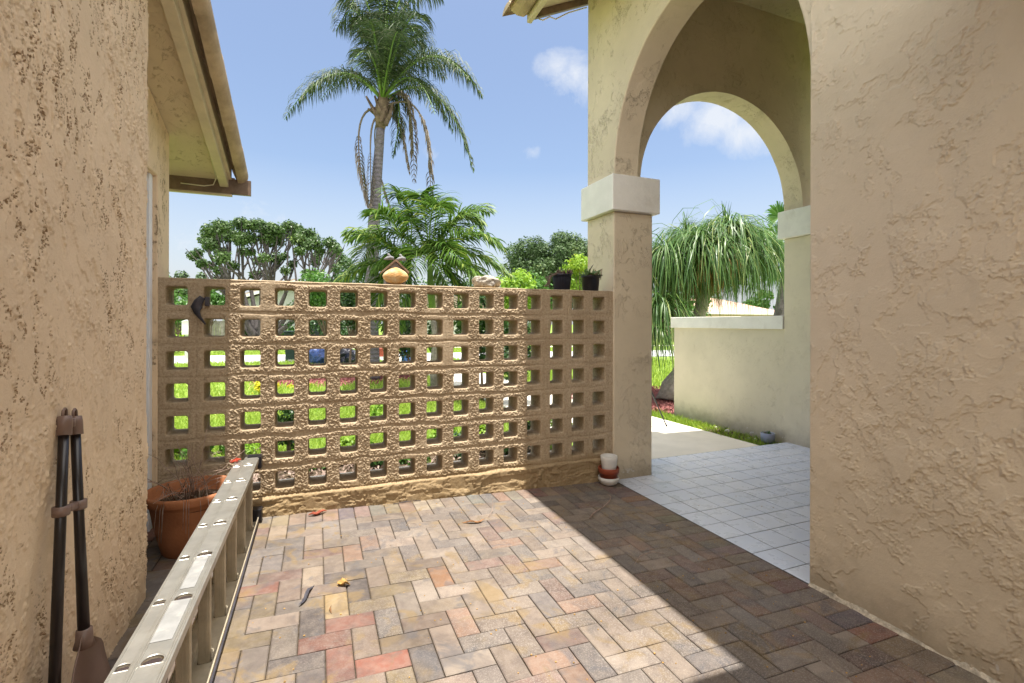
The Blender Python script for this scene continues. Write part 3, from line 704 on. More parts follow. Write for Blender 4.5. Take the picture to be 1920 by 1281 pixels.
b = MB(); b.box((-3.6, ye-.018, lz(ye)-.095), (-.60, ye+.012, lz(ye)+.03)); b.box((-.60, ye-.018, lz(ye)-.095), (-.49, ye+.012, lz(ye)+.02)); b.build('eave_fascia', M['flash'], lroof)
b = MB(); b.box((-3.6, ye-.016, lz(ye)-.11), (-.62, ye+.02, lz(ye)-.096)); b.build('drip_strip', M['fascia'], lroof)
b = MB(); lslab(b, -.639, -.618, -.4, ye-.03, .0, .10); b.build('tile_bedding', M['fascia'], lroof)
b = MB()                                                              # rake tiles: half round channels overlapping down the slope
y = -.4
while y < ye-.06:
    y1 = min(y+.44, ye+.0); n_ = 12; V = []
    for (yy, e) in ((y, .016), (y1, 0)):
        for a in range(n_+1):
            w = -pi*.56+a*(pi*1.42)/n_
            V.append((-.566+.058*cos(w), yy, lz(yy)+.055+e*1.0+.070*sin(w)))
    b.add(V, [(a, a+1, n_+2+a, n_+1+a) for a in range(n_)]); b.add(V[:n_+1], [tuple(range(n_+1))]); b.add(V[n_+1:], [tuple(range(n_+1))])
    y += .40
b.build('rake_tiles', M['tile_edge'], lroof, True)
b = MB()
for k in range(14):
    for q in range(18):
        y0 = ye+.03-q*.38; x = -.75-k*.2; V = []; n_ = 8
        for (yy, e) in ((y0, .015), (y0-.42, 0)):
            for a in range(n_+1):
                w = pi*a/n_; V.append((x+.1*cos(w), yy, lz(yy)+.07+e+.06*sin(w)))
        b.add(V, [(a, a+1, n_+2+a, n_+1+a) for a in range(n_)])
b.build('barrel_tiles', M['tile_edge'], lroof, True)
b = MB(); b.tube([(-.95, ye-.03, lz(ye)-.05), (-.8, ye-.03, lz(ye)-.055), (-.74, ye-.03, lz(ye)-.04), (-.715, ye-.06, lz(ye-.06)-.01), (-.712, ye-.2, lz(ye-.2)-.006), (-.705, ye-.45, lz(ye-.45)-.006)], .004, 6); b.build('wire', M['wire'], lroof, True)

# unseen house behind: throws the near shadow, roof cut back to bounce light in
Bh = empty('unseen_rear_house', (.8, -1.7, 0), label='unseen stucco rear wall and roof strip shaped to bounce light in', cat='house')
b = MB(); b.box((-1.09, -4.9, -.1), (2.36, -4.71, 3.2)); b.build('wall', M['stucco_left'], Bh)
b = MB(); b.box((-.73, .25, 2.70), (2.36, .99, 2.82)); b.build('roof', M['soffit'], Bh)

# ---------------------------------------------------------------- garden wall beyond the porch
G = empty('garden_wall', (5.05, 5, 0), label='low pale stucco garden wall with a white coping beyond the porch', cat='wall')
b = MB(); b.box((4.985, 4.0, -.15), (5.16, 5.87, 1.30)); b.build('wall', M['stucco_pale'], G, bevel=.01)
b = MB(); b.box((4.95, 4.0, 1.288), (5.2, 5.905, 1.444)); b.build('coping', M['cap'], G, bevel=.006)

# ---------------------------------------------------------------- ladder lying on its side
LX, LY0, LZ = -.3845, 1.4816, .4913                                   # centre of the top rail's D holes
def dshape(n=28, rx=.024, ry=.0175):
    P = []
    for k in range(n):
        w = 2*pi*k/n; x = cos(w); y = sin(w)
        P.append((rx*x, ry*(max(y, -.5)*1.3-.2)))
    return np.array(P)
def make_ladder(name, xc, ztop, zbot, hw, y0, y1, holes, label):
    L_ = empty(name, (xc, (y0+y1)/2, zbot), label=label, cat='ladder', group=None)
    return L_
Ld = empty('extension_ladder', (-.44, 2.4, .08), label='worn aluminium extension ladder lying on its side along the left wall', cat='ladder')
D = dshape(); nD = len(D)
def rail(name, xc, z, hw, y0, y1, fl, up, ds=1.):
    """a channel rail seen from its web; cells of one rung spacing, each with a D shaped hole"""
    b = MB(); k0 = math.floor((y0-LY0)/.3048); ks = range(k0, int(math.ceil((y1-LY0)/.3048))+1)
    for k in ks:
        yc = LY0+k*.3048; ya, yb = max(y0, yc-.1524), min(y1, yc+.1524)
        if yb-ya < .01: continue
        if yc-.04 < y0 or yc+.04 > y1:
            b.add([(xc-hw, ya, z), (xc+hw, ya, z), (xc+hw, yb, z), (xc-hw, yb, z)], [(0, 1, 2, 3)]); continue
        Rr = []
        Dk = D*ds
        for (dx, dy) in Dk:
            s = 1e9
            if abs(dx) > 1e-9: s = min(s, hw/abs(dx))
            if dy > 1e-9: s = min(s, (yb-yc)/dy)
            if dy < -1e-9: s = min(s, (yc-ya)/-dy)
            Rr.append((dx*s, dy*s))
        V = [(xc+x, yc+y, z) for x, y in Dk]+[(xc+x, yc+y, z) for x, y in Rr]
        b.add(V, [(i, (i+1) % nD, nD+(i+1) % nD, nD+i) for i in range(nD)])
        cor = []
        for sx, sy, yy in ((-1, -1, ya), (1, -1, ya), (1, 1, yb), (-1, 1, yb)):
            i0 = None
            for i in range(nD):                                       # corner triangles left by the radial cut
                a, c = Rr[i], Rr[(i+1) % nD]
                onx = lambda p: abs(abs(p[0])-hw) < 1e-6 and p[0]*sx > 0
                ony = lambda p: abs(p[1]+yc-yy) < 1e-6
                if (onx(a) and ony(c)) or (ony(a) and onx(c)): b.add([(xc+a[0], yc+a[1], z), (xc+c[0], yc+c[1], z), (xc+sx*hw, yy, z)], [(0, 1, 2)])
        rim = [(xc+x*1.16, yc+y*1.16, z+.0004*up) for x, y in Dk]; b.tube(rim+[rim[0]], .0009, 6, False)
    for sx in (-1, 1):
        b.add([(xc+sx*hw, y0, z), (xc+sx*hw, y1, z), (xc+sx*hw, y1, z-fl*up), (xc+sx*hw, y0, z-fl*up)], [(0, 1, 2, 3)])
        b.add([(xc+sx*hw*.86, y0, z-fl*up), (xc+sx*hw*.86, y1, z-fl*up), (xc+sx*hw, y1, z-fl*up), (xc+sx*hw, y0, z-fl*up)], [(0, 1, 2, 3)])
        for q in (.74, .88): b.tube([(xc+sx*hw*q, y0, z+.0008*up), (xc+sx*hw*q, y1, z+.0008*up)], .0011, 5, False) if up > 0 else None
    o = b.build(name, M['alum'] if up > 0 else M['alum_dull'], Ld); m = o.modifiers.new('thick', 'SOLIDIFY'); m.thickness = .0028; m.offset = 0
    return o
YE = 3.50; YS = .55
zb = paver_z(-.42)+.012
railA = rail('side_rail', LX-.0035, LZ, .0400, YS, YE, .026, 1); railA2 = rail('side_rail', LX-.0035, zb, .0400, YS, YE, .026, -1)
XB = LX-.0665
railB = rail('side_rail', XB, LZ-.004, .0225, YS, YE-.06, .022, 1, .78); rail('side_rail', XB, zb+.002, .0225, YS, YE-.06, .022, -1, .78)
def rung(xc, k, z0, z1, ds=1.):
    yc = LY0+k*.3048; b = MB(); m = 20; V = []
    Dd = dshape(m, .0215, .0155)*ds
    for z in (z0, z1):
        for x, y in Dd: V.append((xc+x, yc+y, z))
    b.add(V, [(i, (i+1) % m, m+(i+1) % m, m+i) for i in range(m)])
    for x in ((-.010, -.004, .003, .009) if ds == 1 else ()): b.tube([(xc+x, yc-.0142, z0), (xc+x, yc-.0142, z1)], .0011, 5, False)
    o = b.build('rung', M['alum_dull'], Ld)
    p = MB(); p.add([(xc+x*.97, yc+y*.97, z1-.004) for x, y in Dd], [tuple(range(m))]); p.build('hollow_shade_disc', M['bristle'], o); return o  # dark disc stands in for the shade inside the hollow rung
for k in range(-3, 7):
    rung(LX-.0035, k, zb+.001, LZ-.001); rung(XB, k, zb+.003, LZ-.005, .8)
b = MB(); b.box((LX-.03, YE-.03, LZ-.055), (LX+.037, YE+.012, LZ+.012)); b.box((LX+.03, YE-.05, LZ-.07), (LX+.052, YE+.02, LZ+.008)); b.build('end_cap', M['black_plastic'], Ld, bevel=.004)
b = MB(); b.box((LX-.03, YE-.06, zb-.005), (LX+.055, YE+.012, zb+.075)); b.build('end_cap', M['black_plastic'], Ld, bevel=.006)
for ya, yb, xw in ((1.84, 2.06, .02), (1.56, 1.77, .026)):
    b = MB(); b.box((LX-.006-xw, ya, LZ+.0022), (LX-.002+xw*.8, yb, LZ+.0030)); b.build('sticker', M['sticker'], Ld)
b = MB(); b.tube([(LX-.09+.03*sin(k*1.9), YE-.09+.03*cos(k*1.3), LZ+.004+.006*(k % 3)) for k in range(14)], .0035, 6); b.build('rope', M['rope'], Ld, True)
b = MB(); b.tube([(LX+.036, YE-.03, zb+.02), (LX+.040, 2.6, zb+.006), (LX+.041, 1.6, zb+.006), (LX+.04, .7, zb+.006)], .005, 6); b.build('edge_strip', M['iron'], Ld, True)

# ---------------------------------------------------------------- big terracotta pot with dead twigs
pz = paver_z(-.62)
Pt = empty('planter_pot', (-.655, 3.19, pz), label='large terracotta pot of dead twigs between left wall and block wall', cat='flower pot')
rr = .205
b = MB(); b.lathe([(0, 0), (.135, 0), (.142, .012), (.175, .15), (.196, .27), (.200, .285), (.222, .290), (.228, .30), (.229, .328), (.224, .338), (.214, .340), (.206, .334), (.200, .28), (.19, .26), (0, .252)], (-.655, 3.19, pz), 64); b.build('pot', M['terra'], Pt, True)
b = MB(); b.lathe([(.192, .262), (.12, .272), (0, .28)], (-.655, 3.19, pz), 24, .05); b.build('soil', M['soil'], Pt, True)
tw = MB(); rnd = random.Random(3)
for k in range(26):
    a = rnd.uniform(0, 2*pi); r0 = rnd.uniform(0, .1); p = np.array([-.655+r0*cos(a), 3.19+r0*sin(a), pz+.28]); d = np.array([rnd.uniform(-.5, 1), rnd.uniform(-.8, .3), rnd.uniform(.6, 1.6)]); d /= np.linalg.norm(d)
    Ln = rnd.uniform(.15, .42); pts = [p]
    for s in range(5):
        d = d+np.array([rnd.uniform(-.25, .25), rnd.uniform(-.25, .25), rnd.uniform(-.25, .08)]); d /= np.linalg.norm(d); p = p+d*Ln/5; pts.append(p)
    if pts[-1][1] > 3.5: continue
    tw.tube(pts, [.0026, .0024, .002, .0018, .0014, .001], 5)
    for q in (2, 3):
        e = np.array([rnd.uniform(-1, 1), rnd.uniform(-1, .2), rnd.uniform(-.3, .9)]); e /= np.linalg.norm(e); tw.tube([pts[q], pts[q]+e*Ln*.2, pts[q]+e*Ln*.33+np.array([0, 0, -.02])], [.0014, .0011, .0008], 4)
for k in range(9):                                                    # stems hanging over the rim
    a = rnd.uniform(-2.2, -1.0); x = -.655+.2*cos(a); y = 3.19+.2*sin(a)
    tw.tube([(x*.7-.655*.3, y*.7+3.19*.3, pz+.3), (x, y, pz+.38+rnd.uniform(0, .05)), (x+.04*cos(a), y+.04*sin(a), pz+.30), (x+.055*cos(a), y+.05*sin(a), pz+.12+rnd.uniform(0, .1))], [.002, .002, .0018, .001], 5)
tw.build('twigs', M['twig'], Pt, True)

# ---------------------------------------------------------------- broom and dustpan leaning on the left wall
Bs = empty('broom_and_dustpan', (-.70, 1.95, paver_z(-.7)), label='dark brown long handled broom and dustpan set leaning on left wall', cat='broom')
ztop = 1.045; p0 = paver_z(-.7)
def lean(px0, py0, px1, py1, xa, xb): return onplane(px0, py0, 0, xa), onplane(px1, py1, 0, xb)
A0, A1 = lean(121, 790, 105, 1240, -.712, -.668); C0, C1 = lean(141, 790, 159, 1200, -.712, -.640)
b = MB(); b.tube([A0, A0+(A1-A0)*.5, A0+(A1-A0)*1.25], [.0128, .0132, .0135], 16); b.build('broom_handle', M['broom_tube'], Bs, True)
b = MB(); b.tube([C0, C0+(C1-C0)*.5, C1], [.0128, .0132, .0150], 16); b.build('dustpan_handle', M['broom_tube'], Bs, True)
mid = (A0+C0)/2
b = MB()
for q, dd in ((A0, A1-A0), (C0, C1-C0)):
    dd = dd/np.linalg.norm(dd)
    b.tube([q+dd*.045, q+dd*.005, q-dd*.012], [.0195, .0195, .0175], 16)
    for e in (-1, 1):
        s = np.array([0, e*.012, 0]); b.tube([q-dd*.008+s, q-dd*.03+s*.8, q-dd*.036], [.004, .004, .004], 6)
b.tube([(A0+C0)/2+np.array([0, 0, -.02]), (A0+C0)/2+np.array([0, 0, .005])], .014, 12)
b.build('top_cap', M['broom_clip'], Bs, True)
b = MB(); t = .40
qa, qc = A0+(A1-A0)*t, C0+(C1-C0)*t
for q in (qa, qc): b.tube([q+np.array([0, 0, -.013]), q+np.array([0, 0, .013])], [.021, .021], 16)
b.tube([qa, qc], .012, 10); b.build('clip', M['broom_clip'], Bs, True)
# dustpan: curved scoop opening away from the wall
b = MB(); Ct = C1; b.tube([Ct+np.array([0, 0, .03]), Ct, Ct+np.array([.0, 0, -.02])], [.0195, .021, .026], 16)
V = []; nu, nv = 16, 12
for i in range(nu+1):
    u = i/nu
    for j in range(nv+1):
        v = j/nv*2-1
        wdt = .028+.075*sstep(0, .32, np.float64(u)); 
        V.append((Ct[0]+.0+.055*v*v*u-.045*u+.05*u*u, Ct[1]+v*wdt, Ct[2]+.012-.27*u+.02*(1-v*v)*(1-u)))
b.add(V, [(i*(nv+1)+j, i*(nv+1)+j+1, (i+1)*(nv+1)+j+1, (i+1)*(nv+1)+j) for i in range(nu) for j in range(nv)])
o = b.build('scoop_back', M['broom_clip'], Bs, True); m = o.modifiers.new('t', 'SOLIDIFY'); m.thickness = .004
b = MB(); V = []
for i in range(13):
    u = i/12
    for j in range(13):
        v = j/12*2-1
        V.append((Ct[0]+.05+.15*u, Ct[1]-.02+v*(.11+.02*u), Ct[2]-.235+.10*v*v*(1-.2*u)+.07*abs(v)*u))
b.add(V, [(i*13+j, i*13+j+1, (i+1)*13+j+1, (i+1)*13+j) for i in range(12) for j in range(12)])
o = b.build('pan', M['broom_clip'], Bs, True); m = o.modifiers.new('t', 'SOLIDIFY'); m.thickness = .004
b = MB(); Ab = A0+(A1-A0)*1.25
b.add([(Ab[0]-.015, Ab[1]-.02, Ab[2]+.03), (Ab[0]+.015, Ab[1]-.02, Ab[2]+.03), (Ab[0]+.015, Ab[1]+.02, Ab[2]+.03), (Ab[0]-.015, Ab[1]+.02, Ab[2]+.03), (Ab[0]-.03, Ab[1]-.12, p0+.01), (Ab[0]+.03, Ab[1]-.12, p0+.01), (Ab[0]+.03, Ab[1]+.12, p0+.01), (Ab[0]-.03, Ab[1]+.12, p0+.01)], [(3, 2, 1, 0), (4, 5, 6, 7), (0, 1, 5, 4), (1, 2, 6, 5), (2, 3, 7, 6), (3, 0, 4, 7)]); b.build('bristles', M['bristle'], Bs, bevel=.004)

# ---------------------------------------------------------------- things on and by the block wall
WT = ZT+.009                                                          # top of the wall
Bk = empty('wall_hook', (-.68, 3.555, 1.42), label='dark metal hook bracket on the block wall between first and second holes', cat='hook')
cx_, cz_ = -.672, 1.435
b = MB()
nH = 14; V = []
prof = [(-.0, .075, .022), (-.022, .045, .030), (-.033, .01, .032), (-.030, -.02, .026), (-.015, -.05, .018), (.004, -.078, .012), (.016, -.095, .010)]
b.tube([(cx_+x, 3.535, cz_+z) for x, z, r in prof], [r for x, z, r in prof], 10, flat=.5); b.build('cradle', M['iron'], Bk, True)
b = MB(); b.box((cx_+.012, 3.535, cz_+.02), (cx_+.034, 3.566, cz_+.078)); b.tube([(cx_+.022, 3.53, cz_+.03), (cx_+.022, 3.545, cz_+.03)], .005, 8); b.build('mounting_plate', M['iron'], Bk, bevel=.002)

Hb = empty('bird_house_ornament', (.53, 3.66, WT), label='small weathered bird house with an amber bowl front and two birds', cat='ornament')
x0, y0 = .527, 3.66
b = MB()                                                              # rounded amber front
V = []; nu, nv = 18, 28
for i in range(nu+1):
    th = pi*i/nu
    for j in range(nv):
        ph = 2*pi*j/nv; wv_ = 1+.07*fbm(np.float64(i*.6), np.float64(j*.5), 3, 3)
        V.append((x0+.090*sin(th)*cos(ph)*wv_, y0-.050+.045*sin(th)*sin(ph), WT+.062+.064*cos(th)*wv_*(1-.25*abs(sin(th)*cos(ph)))))
b.add(V, [(i*nv+j, i*nv+(j+1) % nv, (i+1)*nv+(j+1) % nv, (i+1)*nv+j) for i in range(nu) for j in range(nv)]); b.build('bowl_front', M['amber'], Hb, True)
b = MB(); b.prism([(x0-.07, WT), (x0+.072, WT), (x0+.072, WT+.10), (x0, WT+.172), (x0-.07, WT+.10)], 1, y0-.045, y0+.08); b.build('box', M['grey_paint'], Hb)
b = MB()
for s in (-1, 1):
    P = [(x0, WT+.188), (x0+s*.098, WT+.098), (x0+s*.094, WT+.086), (x0, WT+.172)]
    b.prism(P, 1, y0-.062, y0+.10)
b.build('roof', M['weather_wood'], Hb)
for dx in (-.035, .052):
    b = MB(); q = (x0+dx, y0-.0, WT+.185)
    b.tube([(q[0]-.045, q[1], q[2]+.004), (q[0]-.02, q[1], q[2]+.012), (q[0], q[1], q[2]+.018), (q[0]+.022, q[1], q[2]+.014), (q[0]+.03, q[1], q[2]+.005)], [.003, .013, .018, .013, .004], 10)
    b.tube([(q[0]-.004, q[1], q[2]+.022), (q[0]-.007, q[1], q[2]+.036), (q[0]-.012, q[1], q[2]+.044), (q[0]-.02, q[1], q[2]+.046)], [.012, .0115, .008, .002], 8); b.build('bird_figure', M['bird'], Hb, True)
# coral rock
def rockmesh(name, c, r, mat, seed, amp=.25, n=22):
    V = []; 
    for i in range(n+1):
        th = pi*i/n
        for j in range(2*n):
            ph = pi*j/n
            w = 1+amp*(fbm(np.float64(3*sin(th)*cos(ph)+9), np.float64(3*cos(th)+3*sin(th)*sin(ph)+seed), 4, seed)-.5)*2
            V.append((c[0]+r[0]*w*sin(th)*cos(ph), c[1]+r[1]*w*sin(th)*sin(ph), max(c[2]+r[2]*w*cos(th), c[2]-r[2]*.75)))
    b = MB(); b.add(V, [(i*2*n+j, i*2*n+(j+1) % (2*n), (i+1)*2*n+(j+1) % (2*n), (i+1)*2*n+j) for i in range(n) for j in range(2*n)])
    return b.build(name, mat, None, True)
tag(rockmesh('coral_rock', (1.243, 3.66, WT+.04), (.115, .07, .055), M['coral'], 5, .38, 28), 'pitted grey and tan coral rock resting on top of the block wall', 'rock')
def nursery_pot(x, y, r, h, mat, label, ribs=False):
    e = empty('potted_plant', (x, y, WT), label=label, cat='potted plant')
    b = MB(); b.lathe([(0, 0), (r*.82, 0), (r*.86, .006), (r*.98, h-.012), (r*1.05, h-.012), (r*1.05, h), (r*.96, h), (r*.93, h-.02), (0, h-.025)], (x, y, WT), 40)
    if ribs:
        for k in range(36):
            a = 2*pi*k/36; b.tube([(x+r*.85*cos(a), y+r*.85*sin(a), WT+.01), (x+r*.97*cos(a), y+r*.97*sin(a), WT+h-.02)], .0022, 5)
    b.build('pot', mat, e, True); return e
def succulent(parent, c, n, s, L_, mat, seed, droop=0, name='leaves', elev=(.1, 1.4)):
    r = random.Random(seed); b = MB()
    for k in range(n):
        a = r.uniform(0, 2*pi); el = r.uniform(*elev); l = L_*r.uniform(.6, 1.2); o_ = np.array([r.uniform(-s, s), r.uniform(-s, s)*.7, r.uniform(0, .015)])
        d = np.array([cos(a)*cos(el), sin(a)*cos(el), sin(el)]); p = np.array(c)+o_
        q = [p, p+d*l*.35, p+d*l*.75+np.array([0, 0, -droop*l*.3]), p+d*l+np.array([0, 0, -droop*l])]
        b.tube(q, [l*.07, l*.13, l*.09, l*.01], 6, flat=.45, r=r.random())
    return b.build(name, mat, parent, True)
e = nursery_pot(1.925, 3.665, .080, .135, M['blue_black'], 'ribbed dark nursery pot of dried brown succulents on block wall', True)
succulent(e, (1.925, 3.66, WT+.125), 46, .07, .055, M['succ_dry'], 4, .2)
b = MB(); 
for k in range(9):
    a = 2.2+k*.22; b.tube([(1.925+.06*cos(a), 3.66-.04, WT+.14), (1.925-.10-.01*k, 3.62, WT+.13-.004*k), (1.925-.135, 3.62, WT+.10-.01*k), (1.90-.15-.003*k, 3.62, WT+.03)], [.003, .004, .004, .002], 5)
b.build('dry_runner', M['succ_dry'], e, True)
e = nursery_pot(2.19, 3.64, .080, .128, M['black_plastic'], 'smooth black nursery pot of green succulents on block wall by column')
succulent(e, (2.18, 3.63, WT+.12), 60, .06, .065, M['succ'], 9, .1)
b = MB(); b.tube([(2.165, 3.63, WT+.13), (2.178, 3.63, WT+.18), (2.20, 3.63, WT+.215), (2.215, 3.63, WT+.232)], [.012, .010, .006, .001], 6, flat=.4); b.build('spike_leaf', M['iron'], e, True)
b = MB()
for k in range(7): b.tube([(2.20, 3.63, WT+.13), (2.22+.006*k, 3.62-.01*k, WT+.16+.004*k), (2.25+.004*k, 3.61, WT+.17-.012*k)], [.006, .006, .003], 5, r=.3+.1*k)
b.build('leaf_shoot', M['succ'], e, True)

# stack of three pots at the column foot
sx, sy = 2.262, 3.462; sz = 0.004
b = MB(); b.lathe([(0, 0), (.045, 0), (.068, .012), (.084, .04), (.088, .068), (.083, .068), (.078, .045), (.05, .02), (0, .016)], (sx, sy, sz), 40); tag(b.build('bowl', M['white_pot'], None, True), 'round white bowl at the foot of the column, lowest of the stack', 'bowl')
b = MB(); b.lathe([(0, .022), (.055, .022), (.068, .06), (.077, .10), (.083, .10), (.086, .104), (.0875, .142), (.084, .146), (.079, .143), (.076, .11), (.06, .06), (0, .055)], (sx, sy, sz), 40); tag(b.build('flower_pot', M['terra_dark'], None, True), 'red terracotta flower pot in the middle of the stack by the column', 'flower pot')
b = MB(); b.lathe([(0, .06), (.035, .06), (.052, .105), (.060, .14), (.068, .20), (.071, .238), (.0675, .240), (.064, .20), (.055, .14), (0, .10)], (sx+.004, sy, sz), 40); tag(b.build('flower_pot', M['white_pot'], None, True), 'white speckled flower pot at the top of the stack by the column', 'flower pot')

e = empty('potted_plant', (4.86, 4.12, GZ), label='small blue grey pot on the soil beside the garden wall end', cat='potted plant')
b = MB(); b.lathe([(0, 0), (.05, 0), (.068, .02), (.075, .06), (.076, .115), (.070, .118), (.066, .10), (0, .095)], (4.86, 4.12, GZ+.01), 32); b.build('pot', M['blue_pot'], e, True)
succulent(e, (4.86, 4.12, GZ+.10), 34, .04, .05, M['succ'], 19)
for (x, y, s, t) in ((4.86, 4.72, .033, 'larger white stone on the weeds by the garden wall'), (4.80, 4.33, .017, 'small white stone on soil just left of blue pot'), (4.84, 4.27, .019, 'pale pebble touching the blue grey pot by the garden wall'), (4.90, 4.95, .018, 'small white pebble against the foot of the garden wall')):
    tag(rockmesh('stone', (x, y, GZ+.02), (s, s*.8, s*.8), M['stone'], int(s*1000), .3, 10), t, 'stone', 'white stones by the garden wall')
# tripod behind the column
e = empty('tripod', (4.08, 5.27, 0), label='black tripod standing on the walkway mostly hidden by the column', cat='tripod')
for k in range(3):
    a = -.15+k*2*pi/3; c0 = np.array([3.98, 5.22, .62]); c1 = np.array([3.98+.30*cos(a), 5.22+.30*sin(a), -.004])
    b = MB(); b.tube([c0, c0+(c1-c0)*.5, c0+(c1-c0)*.5, c1], [.013, .012, .009, .008], 10); b.tube([c1, c1+np.array([0, 0, .02])], .013, 8); b.build('leg', M['black_plastic'], e, True)
b = MB(); b.tube([(3.98, 5.22, .56), (3.98, 5.22, .92)], .014, 12); b.tube([(3.98, 5.22, .55), (3.98, 5.22, .66)], .03, 12); b.build('centre_post', M['black_plastic'], e, True)
b = MB(); b.tube([(3.98, 5.22, .92), (3.98, 5.22, .99)], .022, 12); b.box((3.94, 5.18, .985), (4.02, 5.26, 1.0)); b.build('head', M['black_plastic'], e)

# dry leaves and sticks on the pavers
def dry_leaf(c, l, w, rot, mat, label, seed, curl=.5):
    r = random.Random(seed); V = []; n_ = 12
    for i in range(n_+1):
        t = i/n_; ww = w*sin(pi*min(1, t*1.0+.02))**.7; yy = .25*l*sin(t*2.6+seed)
        for s in (-1, -.5, 0, .5, 1):
            x = (t-.5)*l; y = yy+s*ww*(1+.2*r.uniform(-1, 1)); z = .003+abs(s)**2*ww*curl*r.uniform(.7, 1.2)+.010*sin(t*5+seed)**2
            V.append((c[0]+x*cos(rot)-y*sin(rot), c[1]+x*sin(rot)+y*cos(rot), paver_z(c[0])+z))
    b = MB(); b.add(V, [(i*5+j, i*5+j+1, (i+1)*5+j+1, (i+1)*5+j) for i in range(n_) for j in range(4)])
    o = b.build('dry_leaf', mat, None, True); m = o.modifiers.new('t', 'SOLIDIFY'); m.thickness = .001
    return tag(o, label, 'leaf')
dry_leaf((.95, 3.06), .15, .012, .1, M['drleaf'], 'curled brown dry leaf on the far sunny pavers', 3)
dry_leaf((-.045, 2.46), .16, .010, .75, M['iron'], 'dark shrivelled dead leaf left of the yellow leaf on pavers', 5, .8)
dry_leaf((.12, 2.50), .055, .022, .3, M['tanleaf'], 'small yellow brown dry leaf on the pavers', 8, .9)
dry_leaf((.06, 2.30), .05, .004, 1.2, M['drleaf'], 'tiny dry leaf sliver on the cream paver', 12, .5)
dry_leaf((.0, 3.50), .12, .018, .1, M['redleaf'], 'red brown dry leaf against the block wall foot', 4, .9)
def stick(pts, r, label, mat=M['twig']):
    b = MB(); b.tube([(x, y, paver_z(x)+.006+z) for x, y, z in pts], r, 6); return tag(b.build('twig', mat, None, True), label, 'twig')
stick([(1.72, 2.86, 0), (1.78, 2.92, .004), (1.9, 2.98, .012), (2.0, 3.05, .02), (2.08, 3.15, .012), (2.1, 3.24, .004)], [.006, .004, .0035, .0035, .003, .002], 'long curved dry twig on shaded pavers near the tiles')
stick([(1.07, 3.09, 0), (1.11, 3.13, .02), (1.13, 3.17, .05), (1.13, 3.18, .085)], .0016, 'thin bent grass stem beside the curled brown leaf')
stick([(.50, 3.52, 0), (.60, 3.53, .004), (.70, 3.53, .0)], .003, 'short grey stick lying along the foot of block wall', M['iron'])
stick([(1.62, 2.22, 0), (1.7, 2.28, .006), (1.8, 2.30, .006), (1.86, 2.27, 0)], .002, 'small bent twig in shade beside the sunlight edge')
b = MB(); r = random.Random(5)
for k in range(260):                                                  # crumbs and grit on the floor
    x = r.uniform(-.3, 2.3); y = r.uniform(.9, 3.52); s = r.uniform(.0012, .0035)
    b.box((x-s, y-s*.8, paver_z(x)+.0005), (x+s, y+s*.8, paver_z(x)+s*1.1), r.random())
for k in range(60):
    x = r.uniform(2.4, 4.9); y = r.uniform(1.9, 3.95); s = r.uniform(.001, .003); b.box((x-s, y-s, .0008), (x+s, y+s, s), r.random())
tag(b.build('floor_grit', M['tanleaf']), kind='stuff', label='scattered crumbs and grit on the floor', cat='grit')
b = MB()                                                              # broken mortar fillet at the foot of the right wall
n_ = 160; V = []
for i in range(n_+1):
    y = 1.75-i*.0125; w = .008+.026*float(fbm(np.float64(y*9), np.float64(2.), 4, 7)); h = .002+.022*float(fbm(np.float64(y*12), np.float64(5.), 4, 9))
    V += [(2.371-w, y, paver_z(2.35)-.002), (2.371-w*.5, y, .004+h*.7), (2.372, y, .004+h*1.4)]
b.add(V, [(3*i+k, 3*i+3+k, 3*i+4+k, 3*i+1+k) for i in range(n_) for k in (0, 1)]); b.build('mortar_fillet', M['mortar'], R, True)

